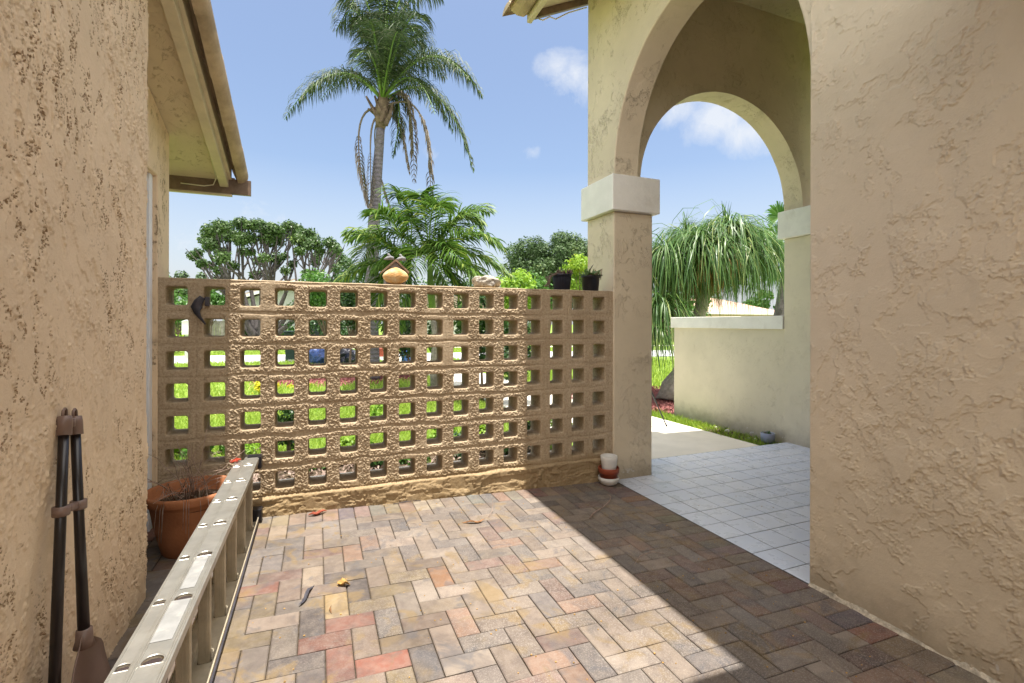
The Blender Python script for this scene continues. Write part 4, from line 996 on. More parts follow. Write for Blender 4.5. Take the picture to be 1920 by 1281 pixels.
# ---------------------------------------------------------------- vegetation builders
def bez(P, n=24):
    P = [np.array(p, float) for p in P]; T_ = np.linspace(0, 1, n)[:, None]
    if len(P) == 3: return (1-T_)**2*P[0]+2*T_*(1-T_)*P[1]+T_**2*P[2]
    return (1-T_)**3*P[0]+3*T_*(1-T_)**2*P[1]+3*T_**2*(1-T_)*P[2]+T_**3*P[3]
class Fronds:
    def __init__(s): s.V = []; s.F = []; s.r = []; s.st = MB(); s.n = 0
    def frond(s, P, ln=.5, wd=.022, nl=60, droop=.6, start=.15, rad=.018, fwd=.5, spread=1., seg=4, fold=0.):
        """rachis along the curve P with strap leaflets on both sides that bend down under their weight"""
        C = bez(P, 40); s.st.tube(C[::3], np.linspace(rad, rad*.2, len(C[::3])), 6, False, r=.5)
        T_ = np.gradient(C, axis=0); T_ /= np.linalg.norm(T_, axis=1)[:, None]
        for k in range(nl):
            u = start+(1-start)*(k+RS.rand()*.6)/nl; i = min(int(u*39), 39); p = C[i]; t = T_[i]
            side = np.cross(t, (0, 0, 1)); m = np.linalg.norm(side); side = side/m if m > .05 else np.array([1., 0, 0])
            upv = np.cross(side, t)
            prof = math.sin(pi*min(1, .12+.86*(u-start)/(1-start+1e-6)))**.6
            for sg in (-1, 1):
                l = ln*prof*(.8+.4*RS.rand()); d = side*sg*spread+t*fwd+upv*(.35-fold+RS.randn()*.22)+RS.randn(3)*.10; d /= np.linalg.norm(d)
                pts = []; q = p.copy()
                for j in range(seg+1):
                    pts.append(q.copy()); d = d+np.array([0, 0, -droop*(1.0+.5*RS.rand())/seg*(j+.5)/1.2]); d /= np.linalg.norm(d); q = q+d*l/seg
                pts = np.array(pts); wv = np.cross(d, side*sg+upv*.3+RS.randn(3)*.3); wv /= np.linalg.norm(wv)+1e-9
                ws = wd*np.array([.6, 1, .9, .6, .05])[:seg+1] if seg == 4 else wd*np.linspace(1, .05, seg+1)
                Vv = np.concatenate([pts-wv*ws[:, None]/2, pts+wv*ws[:, None]/2]); m_ = seg+1
                s.V.append(Vv); s.F.append(np.array([[a, a+1, m_+a+1, m_+a] for a in range(seg)])+s.n); s.n += 2*m_; s.r += [RS.rand()]*seg
    def build(s, parent, leafmat, stemmat, name='frond_leaves', sname='frond_stems'):
        if s.V: npmesh(name, np.concatenate(s.V), np.concatenate(s.F), leafmat, s.r, parent)
        if s.st.v: s.st.build(sname, stemmat, parent, True)
def crown_leaves(C, R_, n, s, mat, name='foliage', parent=None, shell=.55, up=.35, asp=1.8):
    """leaves spread through a set of ellipsoidal clumps (centre, radii)"""
    P = []; Ot = []
    C = np.array(C); R_ = np.array(R_); w = (R_[:, 0]*R_[:, 1]*R_[:, 2])**(2/3); w = w/w.sum(); idx = RS.choice(len(C), n, p=w)
    d = RS.randn(n, 3); d /= np.linalg.norm(d, axis=1)[:, None]; rr_ = (shell+(1.05-shell)*RS.rand(n)**.7)[:, None]*(1+.18*RS.randn(n)[:, None]*.5)
    P = C[idx]+d*rr_*R_[idx]
    cl = RS.rand(len(C))[idx]
    return leaves_mesh(name, P, s, mat, up, asp, parent, out=d, rnd=np.clip(.55*RS.rand(n)+.4*cl, 0, .999))
def tree(name, base, H, C, R_, n, s, leaf, bark, label, cat, group=None, limbs=True, tr=.12, parts=('crown', 'trunk')):
    e = empty(name, tuple(base), label=label, cat=cat, group=group)
    crown_leaves(C, R_, n, s, leaf, parts[0], e)
    b = MB(); base = np.array(base, float); C = np.array(C); top = C.mean(0); f = base+(top-base)*.45
    b.tube([base-np.array([0, 0, .1]), base+(f-base)*.5, f], [tr*1.3, tr, tr*.8], 9)
    if limbs:
        for c in C[::max(1, len(C)//14)]: b.tube([f-(f-base)*.1, (f+c)/2+np.array([0, 0, -.1*abs(c[2]-f[2])]), c], [tr*.6, tr*.35, tr*.12], 6, False)
    b.build(parts[1], bark, e, True); return e
def clumps(c, r, n, cr, seed, flat=1., top=False):
    q = random.Random(seed); C = []; R_ = []
    for k in range(n):
        while True:
            d = np.array([q.uniform(-1, 1), q.uniform(-1, 1), q.uniform(-1, 1)])
            if np.linalg.norm(d) < 1: break
        if top: d[2] = abs(d[2])
        C.append(np.array(c)+d*np.array(r)); s = cr*q.uniform(.6, 1.3); R_.append((s, s, s*flat))
    return C, R_

# ---------------------------------------------------------------- tall queen palm
TQ = 11.6
q = lambda px, py, dz=0: at(px, py, TQ+dz)
Q = empty('palm_tree', tuple(at(699, 717, TQ)*np.array([1, 1, 0])+np.array([0, 0, GZ])), label='tall queen palm with drooping grey green fronds behind the block wall', cat='palm tree')
pts = [q(699, 720), q(697, 640), q(695, 530), q(699, 450), q(703, 380), q(708, 310), q(713, 240)]
b = MB(); pts_ = bez([pts[0], q(690, 520), q(703, 380), pts[-1]], 20)
b.tube(pts_, [.19-.0048*k for k in range(20)], 16); b.build('trunk', M['palm_bark'], Q, True)
b = MB(); b.tube([q(713, 243), q(714, 225), q(716, 205), q(717, 180), q(718, 140)], [.10, .15, .17, .11, .06], 12)
for (x0_, y0_, x1_, y1_) in ((712, 235, 686, 182), (714, 230, 702, 181), (708, 220, 690, 205), (722, 235, 735, 195), (716, 230, 722, 170), (712, 225, 715, 165), (720, 225, 728, 178)):
    for k in range(2): b.tube([q(x0_, y0_, RS.randn()*.1), q((x0_+x1_)/2+2, (y0_+y1_)/2, RS.randn()*.12), q(x1_, y1_, RS.randn()*.2)], [.06, .045, .025], 7)
b.build('crown_base', M['bark_brown'], Q, True)
fq = Fronds(); s0 = (716, 190)
def F(c, e, dz=0, ln=.62, nl=62, droop=.95, fr=fq, **k):
    fr.frond([q(*s0), q(*c, dz*.6), q(*e, dz)], ln=ln*1.08, nl=int(nl*1.35), droop=droop*1.2, wd=.021, rad=.028, **k)
F((622, 75), (532, 226), .6, .55, 75, 1.0); F((645, 85), (560, 190), -1.2, .5, 60); F((680, -60), (628, 60), .3, .7, 75); F((690, -90), (655, 20), -1.3, .7, 60)
F((725, -60), (735, -90), 1.2, .6); F((735, -40), (790, -60), -.8, .6); F((740, -60), (830, 0), .5, .62, 70); F((720, -20), (700, -50), 1.6, .6, 60)
F((815, 20), (905, 185), .6, .60, 85); F((800, 45), (880, 150), -1.4, .55, 65); F((830, 100), (888, 325), .2, .52, 90); F((790, 90), (850, 250), 1.3, .5, 70)
F((775, 90), (815, 215), -1.6, .5, 60); F((768, 150), (735, 298), .3, .40, 65, 1.1); F((705, 40), (690, 40), -2.2, .6, 60); F((760, 30), (790, 110), 2.2, .6, 60)
F((690, 70), (650, 150), 2.0, .5, 50); F((735, 60), (745, 60), -2.5, .6, 60); F((705, 50), (720, 20), 2.5, .55, 60); F((755, 10), (775, 60), -2.0, .6, 60); F((700, 60), (665, 110), -2.4, .5, 50)
F((730, 10), (745, 5), .9, .6, 70); F((715, 0), (705, 0), -.6, .6, 70); F((745, 30), (765, 30), 1.5, .6, 60); F((740, 90), (770, 150), 1.6, .45, 50)
F((690, 20), (672, 70), .8, .6, 60); F((775, 20), (800, 90), .9, .6, 60); F((700, -20), (660, 50), -.9, .6, 60); F((765, -20), (795, 40), -1.6, .6, 60); F((725, 20), (728, 30), -1.2, .62, 60); F((780, 60), (835, 150), 1.0, .55, 60); F((660, 90), (600, 190), 1.2, .5, 60)
fq.build(Q, M['queen'], M['green_stem'])
fd = Fronds()
fd.frond([q(722, 200), q(768, 130), q(775, 220, .2), q(776, 345, .2)], .36, .03, 120, 2.0, .18, .026)
fd.frond([q(722, 200), q(800, 160), q(806, 260, .1), q(807, 385, .1)], .30, .026, 110, 2.2, .42, .03)
fd.frond([q(714, 205), q(655, 190), q(668, 300, -.2), q(690, 392, -.2)], .30, .026, 95, 2.2, .50, .034)
fd.frond([q(712, 218), q(682, 220), q(700, 320, -.3), q(693, 400, -.3)], .24, .022, 70, 2.2, .55, .030)
fd.frond([q(716, 205), q(742, 170, .6), q(748, 230, .6), q(768, 330, .6)], .34, .028, 110, 2.0, .2, .02)
fd.frond([q(712, 225), q(690, 235, .5), q(706, 330, .5), q(735, 402, .5)], .22, .02, 60, 2., .6, .02)
fd.build(Q, M['dead'], M['dead'], 'dead_frond_leaves', 'dead_frond_stems')

# ---------------------------------------------------------------- bright clump palm
TA = 9.6
a_ = lambda px, py, dz=0: at(px, py, TA+dz)
A = empty('palm_tree', tuple(at(812, 728, TA)*np.array([1, 1, 0])+np.array([0, 0, GZ])), label='bushy bright green palm with arching fronds behind the block wall', cat='palm tree')
b = MB(); b.tube([a_(818, 735), a_(812, 690), a_(818, 640), a_(812, 590)], [.10, .075, .07, .065], 12); b.build('trunk', M['bark_pale'], A, True)
b = MB(); b.tube([a_(812, 592), a_(808, 550), a_(806, 505), a_(804, 480)], [.062, .075, .055, .03], 12); b.tube([a_(812, 660, .3), a_(775, 590, .3), a_(768, 540, .3), a_(766, 490, .3)], [.05, .05, .06, .03], 12); b.build('crown_shaft', M['green_stem'], A, True)
fa = Fronds()
for (c, e, dz, st) in [((735, 400), (650, 455), .2, 0), ((710, 430), (645, 440), -.5, 1), ((720, 470), (628, 532), .1, 1), ((745, 330), (742, 372), .3, 0), ((790, 330), (785, 378), -.3, 0), ((830, 330), (805, 385), .6, 0),
                       ((860, 360), (905, 430), .2, 0), ((880, 400), (945, 470), -.5, 0), ((860, 440), (960, 520), .3, 0), ((840, 470), (915, 530), -.8, 0), ((770, 440), (735, 520), -.9, 1), ((760, 460), (700, 510), -.4, 1),
                       ((820, 420), (870, 500), -1.2, 0), ((790, 430), (775, 520), -1.3, 1), ((815, 420), (830, 515), -1.3, 0), ((700, 420), (670, 500), .9, 1), ((840, 380), (880, 450), 1.2, 0), ((770, 370), (720, 420), 1.2, 1),
                       ((870, 370), (918, 400), .8, 0), ((740, 380), (695, 400), -.9, 1), ((800, 350), (835, 395), -1.0, 0), ((780, 350), (755, 420), .5, 1), ((880, 480), (950, 600), .6, 0), ((830, 500), (870, 620), .9, 0), ((745, 500), (715, 620), .7, 1), ((720, 480), (700, 600), -.6, 1), ((765, 480), (745, 640), -.5, 1), ((860, 500), (905, 660), -.2, 0)]:
    s_ = (806, 490) if st == 0 else (767, 500)
    fa.frond([a_(*s_), a_(*c, dz*.6), a_(*e, dz)], .54, .036, 74, .55, .14, .018, fwd=.8)
fa.build(A, M['areca'], M['green_stem'])

# ---------------------------------------------------------------- ponytail palm beyond the garden wall
TP = 8.9
p_ = lambda px, py, dz=0: at(px, py, TP+dz)
Pn = empty('ponytail_palm', tuple(at(1300, 745, TP)*np.array([1, 1, 0])+np.array([0, 0, GZ])), label='ponytail palm with hanging strap leaves above the garden wall', cat='palm tree')
b = MB(); b.tube([p_(1262, 752, -.4), p_(1266, 725, -.35), p_(1276, 700, -.2), p_(1300, 640), p_(1318, 560), p_(1322, 500)], [.30, .24, .15, .12, .11, .08], 14)
for (x, y, dz) in ((1286, 455, .3), (1365, 440, -.2), (1252, 480, -.2), (1420, 470, .3), (1335, 450, .5), (1240, 600, -.5)): b.tube([p_(1300, 640) if x < 1245 else p_(1318, 560), p_((x+1318)/2, (y+560)/2, dz/2), p_(x, y, dz)], [.08, .06, .04], 8)
b.build('trunk', M['bark_pale'], Pn, True)
def strap_head(c, n, ln, spread, V, F, r, cnt, upf=.5, wd=.016, seg=6):
    for k in range(n):
        a = RS.rand()*2*pi; el = RS.rand()*1.25-.05; l = ln*(.35+.85*RS.rand()); d = np.array([cos(a)*cos(el), sin(a)*cos(el), sin(el)])*spread; d /= np.linalg.norm(d)
        p = np.array(c)+RS.randn(3)*.03; pts = []; side = np.cross(d, (0, 0, 1)); side /= np.linalg.norm(side)+1e-9; side = side+RS.randn(3)*.3
        for j in range(seg+1): pts.append(p.copy()); d = d+RS.randn(3)*np.array([.13, .13, .05])+np.array([0, 0, -(.26+.45*(j > 0))*(.7+RS.rand()*.8)]); d /= np.linalg.norm(d); p = p+d*l/seg
        pts = np.array(pts); ws = wd*np.array([.8, 1, 1, .9, .7, .45, .08])[:, None]/2
        V.append(np.concatenate([pts-side*ws, pts+side*ws])); F.append(np.array([[i, i+1, seg+2+i, seg+1+i] for i in range(seg)])+cnt[0]); cnt[0] += 2*(seg+1); r += [RS.rand()]*seg
def spikes(c, n, ln, V, F, r, cnt, tilt=.25, wd=.02):
    for k in range(n):
        d = np.array([RS.randn()*tilt, RS.randn()*tilt, 1.]); d /= np.linalg.norm(d); l = ln*(.5+.6*RS.rand()); p = np.array(c); side = np.cross(d, RS.randn(3)); side /= np.linalg.norm(side)
        bend = RS.randn(3)*.12*l; bend[2] = -abs(bend[2])*.6
        pts = np.array([p, p+d*l*.35, p+d*l*.7+bend*.4, p+d*l+bend]); ws = wd*np.array([1, .9, .5, .05])[:, None]/2
        V.append(np.concatenate([pts-side*ws, pts+side*ws])); F.append(np.array([[i, i+1, 5+i, 4+i] for i in range(3)])+cnt[0]); cnt[0] += 8; r += [RS.rand()]*3
V, Fc, r_, cnt = [], [], [], [0]
for (x, y, dz, n_, ln) in ((1286, 448, .3, 330, 1.25), (1368, 432, -.2, 420, 1.35), (1250, 472, -.3, 260, 1.15), (1422, 462, .2, 330, 1.25), (1330, 440, .5, 300, 1.3), (1395, 440, .6, 220, 1.2), (1310, 455, -.5, 260, 1.2), (1238, 575, -.5, 240, 1.25), (1225, 505, .4, 200, 1.1), (1226, 620, -.7, 160, .7), (1300, 500, .3, 200, .9), (1355, 490, .4, 160, .9), (1270, 510, .1, 160, .8), (1345, 470, -.6, 200, 1.05), (1395, 470, -.5, 200, 1.0)):
    strap_head(p_(x, y, dz), int(n_*1.3), ln*1.22, 1., V, Fc, r_, cnt)
for (x, y, dz, n_, ln) in ((1290, 440, .2, 26, .5), (1363, 428, -.1, 26, .62), (1255, 468, -.2, 10, .3), (1330, 440, .4, 8, .3), (1415, 460, .2, 8, .3), (1400, 440, .4, 10, .35)): spikes(p_(x, y, dz), n_, ln, V, Fc, r_, cnt)
npmesh('strap_leaves', np.concatenate(V), np.concatenate(Fc), M['pony'], r_, Pn)
V, Fc, r_, cnt = [], [], [], [0]
strap_head(p_(1338, 478, -.5), 120, .95, .45, V, Fc, r_, cnt); strap_head(p_(1325, 505, -.1), 150, .8, .5, V, Fc, r_, cnt); strap_head(p_(1290, 505, .1), 150, .9, .5, V, Fc, r_, cnt)
npmesh('dry_strap_leaves', np.concatenate(V), np.concatenate(Fc), M['ponydead'], r_, Pn)

# fan palm seen past the column
TF = 13.
f_ = lambda px, py, dz=0: at(px, py, TF+dz)
Fp = empty('fan_palm', tuple(at(1490, 640, TF)*np.array([1, 1, 0])+np.array([0, 0, GZ])), label='fan palm partly hidden behind the far porch column', cat='palm tree')
b = MB(); b.tube([f_(1452, 700), f_(1462, 590), f_(1474, 520), f_(1482, 440)], [.17, .15, .14, .12], 12); b.build('trunk', M['bark_grey'], Fp, True)
V, Fc, r_, n0 = [], [], [], 0; st = MB()
for (x, y, dz, a0, R0) in ((1462, 405, 0, 100, .52), (1440, 455, -.3, 170, .48), (1455, 440, .4, 140, .5), (1450, 500, -.2, 200, .5), (1470, 470, -.5, 220, .5), (1500, 400, .2, 60, .6), (1510, 450, .3, 10, .6), (1490, 500, .5, 300, .55)):
    c = f_(x, y, dz); st.tube([f_(1482, 450), (f_(1482, 450)+c)/2+np.array([0, 0, .08]), c], .014, 6, False)
    ax = at(1, 0, 1)-at(0, 0, 1); ax /= np.linalg.norm(ax); up_ = np.array([0, 0, 1.]); fw = np.cross(ax, up_)*RS.uniform(-.6, .6)
    for k in range(26):
        w = rad(a0-120+k*240/25); d = ax*cos(w)+up_*sin(w)+fw*.5; d /= np.linalg.norm(d); l = R0*(.8+.2*sin(pi*k/25))*(.9+.2*RS.rand()); sd = np.cross(d, fw+RS.randn(3)*.2+np.array([.01, 0, 0])); sd /= np.linalg.norm(sd)
        P4 = np.array([c, c+d*l*.5, c+d*l*.8+[0, 0, -.04*l], c+d*l+[0, 0, -.22*l]]); ws = np.array([.006, .034, .022, .002])[:, None]
        V.append(np.concatenate([P4-sd*ws, P4+sd*ws])); Fc.append(np.array([[i, i+1, 5+i, 4+i] for i in range(3)])+n0); n0 += 8; r_ += [RS.rand()]*3
npmesh('fan_leaves', np.concatenate(V), np.concatenate(Fc), M['mid_leaf'], r_, Fp); st.build('leaf_stalks', M['green_stem'], Fp, True)

# ---------------------------------------------------------------- sculpted tree with bare branching limbs
TS = 26.
s_ = lambda px, py, dz=0: at(px, py, TS+dz)
Sc = empty('shade_tree', tuple(at(490, 652, TS)*np.array([1, 1, 0])+np.array([0, 0, GZ])), label='wide clipped shade tree with many bare branching limbs at the left', cat='tree')
C = []; Rr_ = []
tops = [(372, 470), (385, 445), (372, 490), (395, 430), (412, 424), (430, 420), (450, 416), (468, 420), (486, 418), (505, 424), (520, 428), (538, 422), (556, 426), (568, 438), (580, 436), (592, 452), (598, 468), (618, 452), (632, 462), (642, 478), (640, 486),
        (390, 462), (405, 445), (425, 440), (445, 438), (465, 444), (500, 440), (520, 450), (545, 440), (575, 455), (420, 468), (396, 495), (440, 495), (480, 512), (500, 480), (515, 485), (550, 492), (560, 465), (590, 488), (630, 500), (575, 510), (535, 505), (455, 470), (472, 470), (410, 505)]
for (x, y) in tops:
    big = y < 460
    C.append(s_(x+RS.randn()*2, y+4, RS.randn()*1.6)); k = (.42 if big else .30)*(.85+.3*RS.rand()); Rr_.append((k, k, k*.78))
for (x, y) in tops[:31:2]: C.append(s_(x+RS.randn()*8, y+RS.rand()*10+6, RS.randn()*2.2)); Rr_.append((.4, .4, .32))
for k in range(10): C.append(s_(random.uniform(378, 640), random.uniform(432, 492), RS.randn()*1.5)); k_ = random.uniform(.22, .4); Rr_.append((k_, k_, k_*.75))
crown_leaves(C, Rr_, 24000, .075, M['ficus'], 'crown', Sc, .25)
b = MB(); bs = np.array(Sc.location)
mains = [(430, 560), (455, 548), (470, 540), (490, 540), (512, 545), (535, 552), (560, 560), (445, 565), (590, 560)]
knots = [s_(x, y, RS.randn()*.8) for x, y in mains]
for kn in knots: b.tube([bs+np.array([RS.randn()*.12, RS.randn()*.12, 0]), bs*.45+kn*.55+np.array([0, 0, -.1]), kn], [.18, .13, .10], 8, False)
for c in C:
    kn = min(knots, key=lambda k: np.linalg.norm((k-c)*np.array([1, 1, .2]))+RS.rand()*.6)
    m_ = kn*.5+c*.5+np.array([(c[0]-kn[0])*.08, (c[1]-kn[1])*.05, -.12+RS.randn()*.06])
    b.tube([kn, kn*.75+m_*.25+RS.randn(3)*.03, m_, c], [.075, .06, .045, .025], 6, False)
    for w in range(2):
        c2 = c+RS.randn(3)*np.array([.28, .28, .14]); b.tube([m_+(c-m_)*.3, (m_+c2)/2+RS.randn(3)*.05, c2], [.04, .03, .015], 5, False)
b.build('branches', M['bark_grey'], Sc, True)

# ---------------------------------------------------------------- oak, far trees and bushes
C, R_ = clumps(at(1052, 512, 33), (4.0, 2.6, 2.5), 170, .58, 4, top=False)
tree('shade_tree', at(1020, 640, 33)*np.array([1, 1, 0])+np.array([0, 0, GZ]), 6, C, R_, 60000, .08, M['oak'], M['bark_brown'], 'large dense dark green tree behind the black nursery pots', 'tree', tr=.25)
def bush(px, py, t, r, n, s, mat, label, seed, group=None, nc=9, cr=None, name='shrub', bark='bark_brown', cat='shrub'):
    c = at(px, py, t); C, R_ = clumps(c, r, nc, cr or min(r)*.6, seed)
    base = np.array([c[0], c[1], GZ])
    return tree(name, base, 1, C, R_, n, s, mat, M[bark], label, cat, group, limbs=t < 40, tr=.02+.012*max(r), parts=('foliage', 'stems'))
bush(610, 545, 15, (.85, .8, .6), 3800, .055, M['mid_leaf'], 'round mid green shrub between the clipped tree and tall palm', 1, nc=14)
bush(655, 560, 13.5, (.75, .6, .8), 3200, .05, M['dark_leaf'], 'dark shrub at the left foot of the tall palm', 2, nc=12)
bush(595, 590, 17, (1.0, .8, .9), 3600, .06, M['dark_leaf'], 'dark leafy shrub hanging over the navy garage door', 3, nc=14)
bush(965, 560, 12, (.55, .6, .5), 2800, .05, M['lime_leaf'], 'yellow green shrub right of the coral rock', 4, nc=11)
bush(1088, 520, 9.5, (.30, .35, .42), 1700, .035, M['lime_leaf'], 'lime green shrub glimpsed between the two nursery pots', 5, nc=9)
bush(985, 560, 15, (.8, .7, .7), 2600, .055, M['mid_leaf'], 'mid green shrub below the large dense tree', 6, nc=11)
bush(905, 610, 8.6, (.42, .4, .50), 2400, .045, M['dark_leaf'], 'dark drooping shrub right of the bright palm trunk', 7, nc=10)
bush(965, 640, 8.2, (.36, .35, .45), 1900, .04, M['dark_leaf'], 'small dark shrub seen through the wall holes near centre right', 8, nc=9)
bush(765, 610, 12.5, (.7, .6, .7), 2600, .05, M['dark_leaf'], 'dark shrub behind the bright palm stems', 10, nc=11)
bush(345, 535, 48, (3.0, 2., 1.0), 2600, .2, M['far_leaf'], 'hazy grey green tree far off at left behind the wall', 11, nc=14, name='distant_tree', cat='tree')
bush(395, 560, 30, (1.5, 1., .8), 2600, .09, M['mid_leaf'], 'leafy tree left of the clipped tree branches', 12, nc=12, name='garden_tree', cat='tree')
bush(335, 572, 22, (.9, .8, .8), 2600, .07, M['mid_leaf'], 'green shrub behind the first column of wall holes', 13, nc=12)
bush(345, 630, 26, (1.4, .7, .8), 2200, .08, M['lime_leaf'], 'sunlit lime hedge plant behind the white post', 14, nc=12)
bush(472, 612, 27, (1.6, .7, .8), 2600, .08, M['mid_leaf'], 'rounded green hedge plant beside the wooden fence', 15, nc=12)
bush(1440, 566, 60, (3., 2., 1.2), 900, .25, M['mid_leaf'], 'distant round tree behind the pink roofed house', 16, nc=9, name='distant_tree', cat='tree')
bush(700, 560, 40, (5., 2., 2.0), 3500, .16, M['dark_leaf'], 'broad dark tree across the street behind the tall palm', 17, nc=18, name='garden_tree', cat='tree')
bush(870, 560, 44, (5., 2., 2.0), 3500, .16, M['dark_leaf'], 'broad dark tree across the street behind the bright palm', 18, nc=18, name='garden_tree', cat='tree')
bush(1250, 575, 40, (3., 2., 1.6), 2500, .14, M['mid_leaf'], 'leafy tree across the street left of pink roofed house', 20, nc=14, name='garden_tree', cat='tree')
k = 0
LOWS = [(543, 800, 5.0, (.15, .15, .24), 'dark_leaf', 'dark upright plant just behind the fourth column of holes'), (475, 842, 5.2, (.2, .15, .12), 'lime_leaf', 'lime low plant left of the dark upright plant'), (600, 865, 4.6, (.2, .14, .10), 'mid_leaf', 'low green plant on the leaf litter behind the bottom holes'),
        (660, 850, 4.8, (.2, .14, .12), 'lime_leaf', 'low lime plant in the middle of the planting bed'), (712, 775, 6.6, (.26, .2, .14), 'lime_leaf', 'yellow green plant in the lawn below the tall palm'), (715, 868, 4.7, (.16, .14, .12), 'dark_leaf', 'small dark green plant in the planting bed'),
        (770, 868, 4.8, (.2, .14, .12), 'mid_leaf', 'green plant right of the small dark one in bed'), (830, 812, 5.4, (.25, .2, .14), 'lime_leaf', 'bright yellow green plant behind the sixth row of holes'), (872, 845, 5.0, (.16, .15, .14), 'dark_leaf', 'dark low plant behind the lower right sunlit holes'),
        (915, 818, 5.2, (.18, .15, .14), 'lime_leaf', 'lime plant at the right end of the planting bed'), (960, 830, 5.1, (.16, .15, .14), 'mid_leaf', 'green low plant near the right end of bed'), (1000, 815, 5.2, (.13, .13, .16), 'dark_leaf', 'dark plant where sunlight on the wall ends'),
        (1045, 805, 5.4, (.12, .15, .15), 'lime_leaf', 'lime plant seen through the shaded right holes'), (400, 850, 5.0, (.22, .15, .10), 'mid_leaf', 'low green plant behind the large terracotta pot'), (350, 845, 5.0, (.2, .15, .10), 'lime_leaf', 'lime low plant at the left end of block wall')]
for (px, py, t, r, m, lab) in LOWS:
    k += 1; bush(px, py, t, r, 900, .024, M[m], lab, 30+k, 'low plants behind the block wall', nc=8, name='low_plant', cat='plant')
e = bush(487, 732, 9.6, (.34, .2, .14), 900, .04, M['yellowgreen'], 'yellow flowering plant in the lawn seen through third column', 50, nc=8, name='flowering_plant', cat='plant')
bush(560, 722, 10.5, (.3, .2, .10), 700, .04, M['yellowgreen'], 'yellow flowering plant in front of the red mulch', 51, nc=8, name='flowering_plant', cat='plant')

# ---------------------------------------------------------------- across the lawn and the street
b = MB(); w0 = at(351, 694, 16.2); e = empty('mailbox_post', (w0[0], w0[1], GZ), label='white post with a wider top box near the street', cat='post')
b.box((w0[0]-.06, w0[1]-.06, GZ), (w0[0]+.06, w0[1]+.06, .95)); b.build('post', M['white_post'], e, bevel=.01)
b = MB(); b.box((w0[0]-.12, w0[1]-.18, .95), (w0[0]+.19, w0[1]+.18, 1.38)); b.prism([(w0[0]-.14, 1.38), (w0[0]+.21, 1.38), (w0[0]+.035, 1.46)], 1, w0[1]-.2, w0[1]+.2); b.build('box', M['white_post'], e, bevel=.01)
def wheelie(px, py, t):
    c = at(px, py, t); x, y = c[0], c[1]; e = empty('wheeled_bin', (x, y, GZ), label='dark green wheeled bin left of the blue bags by the street', cat='bin')
    b = MB(); V = [(x-.22, y-.24, GZ+.06), (x+.22, y-.24, GZ+.06), (x+.22, y+.24, GZ+.06), (x-.22, y+.24, GZ+.06), (x-.28, y-.31, 1.0), (x+.28, y-.31, 1.0), (x+.28, y+.31, 1.0), (x-.28, y+.31, 1.0)]
    b.add(V, [(3, 2, 1, 0), (4, 5, 6, 7), (0, 1, 5, 4), (1, 2, 6, 5), (2, 3, 7, 6), (3, 0, 4, 7)]); b.build('body', M['green_bin'], e, bevel=.02)
    b = MB(); b.box((x-.3, y-.34, 1.0), (x+.3, y+.34, 1.06)); b.build('lid', M['green_bin'], e, bevel=.02)
    for s in (-1, 1):
        b = MB(); b.tube([(x+s*.2, y+.26, GZ+.1), (x+s*.26, y+.26, GZ+.1)], .1, 16); b.build('wheel', M['black_plastic'], e)
wheelie(549, 665, 17.6)
def bag(px, py, t, r, mat, label, seed):
    c = at(px, py, t); c[2] = GZ+r[2]*.8; o = rockmesh('trash_bag', tuple(c), r, mat, seed, .5, 18); return tag(o, label, 'bag', 'rubbish piled at the kerb')
bag(590, 670, 16.2, (.30, .26, .36), M['blue_bag'], 'upright shiny blue tarpaulin bundle beside the green bin', 3); bag(606, 670, 15.9, (.30, .3, .28), M['blue_bag'], 'low folded blue tarpaulin bundle at the right of tall one', 6)
bag(648, 670, 16.2, (.34, .3, .36), M['black_bag'], 'taller black rubbish bag in the kerb pile', 8); bag(664, 672, 15.8, (.30, .3, .26), M['black_bag'], 'low black rubbish bag in front of the tall one', 9)
c = at(668, 668, 16.0); b = MB(); b.add([(c[0]-.22, c[1], .22), (c[0]+.22, c[1], .02), (c[0]+.27, c[1], .36), (c[0]+.02, c[1], .52), (c[0]-.22, c[1]+.03, .22), (c[0]+.22, c[1]+.03, .02), (c[0]+.27, c[1]+.03, .36), (c[0]+.02, c[1]+.03, .52)], [(0, 1, 2, 3), (7, 6, 5, 4), (0, 4, 5, 1), (1, 5, 6, 2), (2, 6, 7, 3), (3, 7, 4, 0)])
tag(b.build('cardboard_sheet', M['card']), 'tilted cardboard sheet leaning on the black bags', 'cardboard', 'rubbish piled at the kerb')
c = at(578, 660, 16.5); b = MB(); b.box((c[0]-.2, c[1]-.15, GZ), (c[0]+.1, c[1]+.15, .42)); tag(b.build('cardboard_box', M['card'], bevel=.01), 'brown cardboard box behind the blue bundles', 'box', 'rubbish piled at the kerb')
c = at(716, 664, 16.4); b = MB(); b.box((c[0]-.16, c[1]-.15, .22), (c[0]+.16, c[1]+.15, .50)); tag(b.build('crate', M['red_crate'], bevel=.01), 'red brown crate on the white bench in kerb pile', 'crate', 'rubbish piled at the kerb')
e = empty('bench', (c[0], c[1], GZ), label='low white bench in the kerb pile left of blue barrel', cat='bench')
b = MB(); b.box((c[0]-.38, c[1]-.2, .16), (c[0]+.3, c[1]+.2, .217)); b.build('top', M['whitebox'], e)
for sx_ in (-.34, .22):
    b = MB(); b.box((c[0]+sx_, c[1]-.18, GZ), (c[0]+sx_+.04, c[1]+.18, .158)); b.build('leg', M['whitebox'], e)
c = at(764, 668, 16.3); e = empty('barrel', (c[0], c[1], GZ), label='ribbed blue plastic barrel at right end of the kerb pile', cat='barrel')
b = MB(); b.lathe([(0, 0), (.17, 0), (.19, .03), (.21, .60), (.225, .62), (.225, .66), (.2, .66), (.19, .6), (0, .55)], (c[0], c[1], GZ), 28)
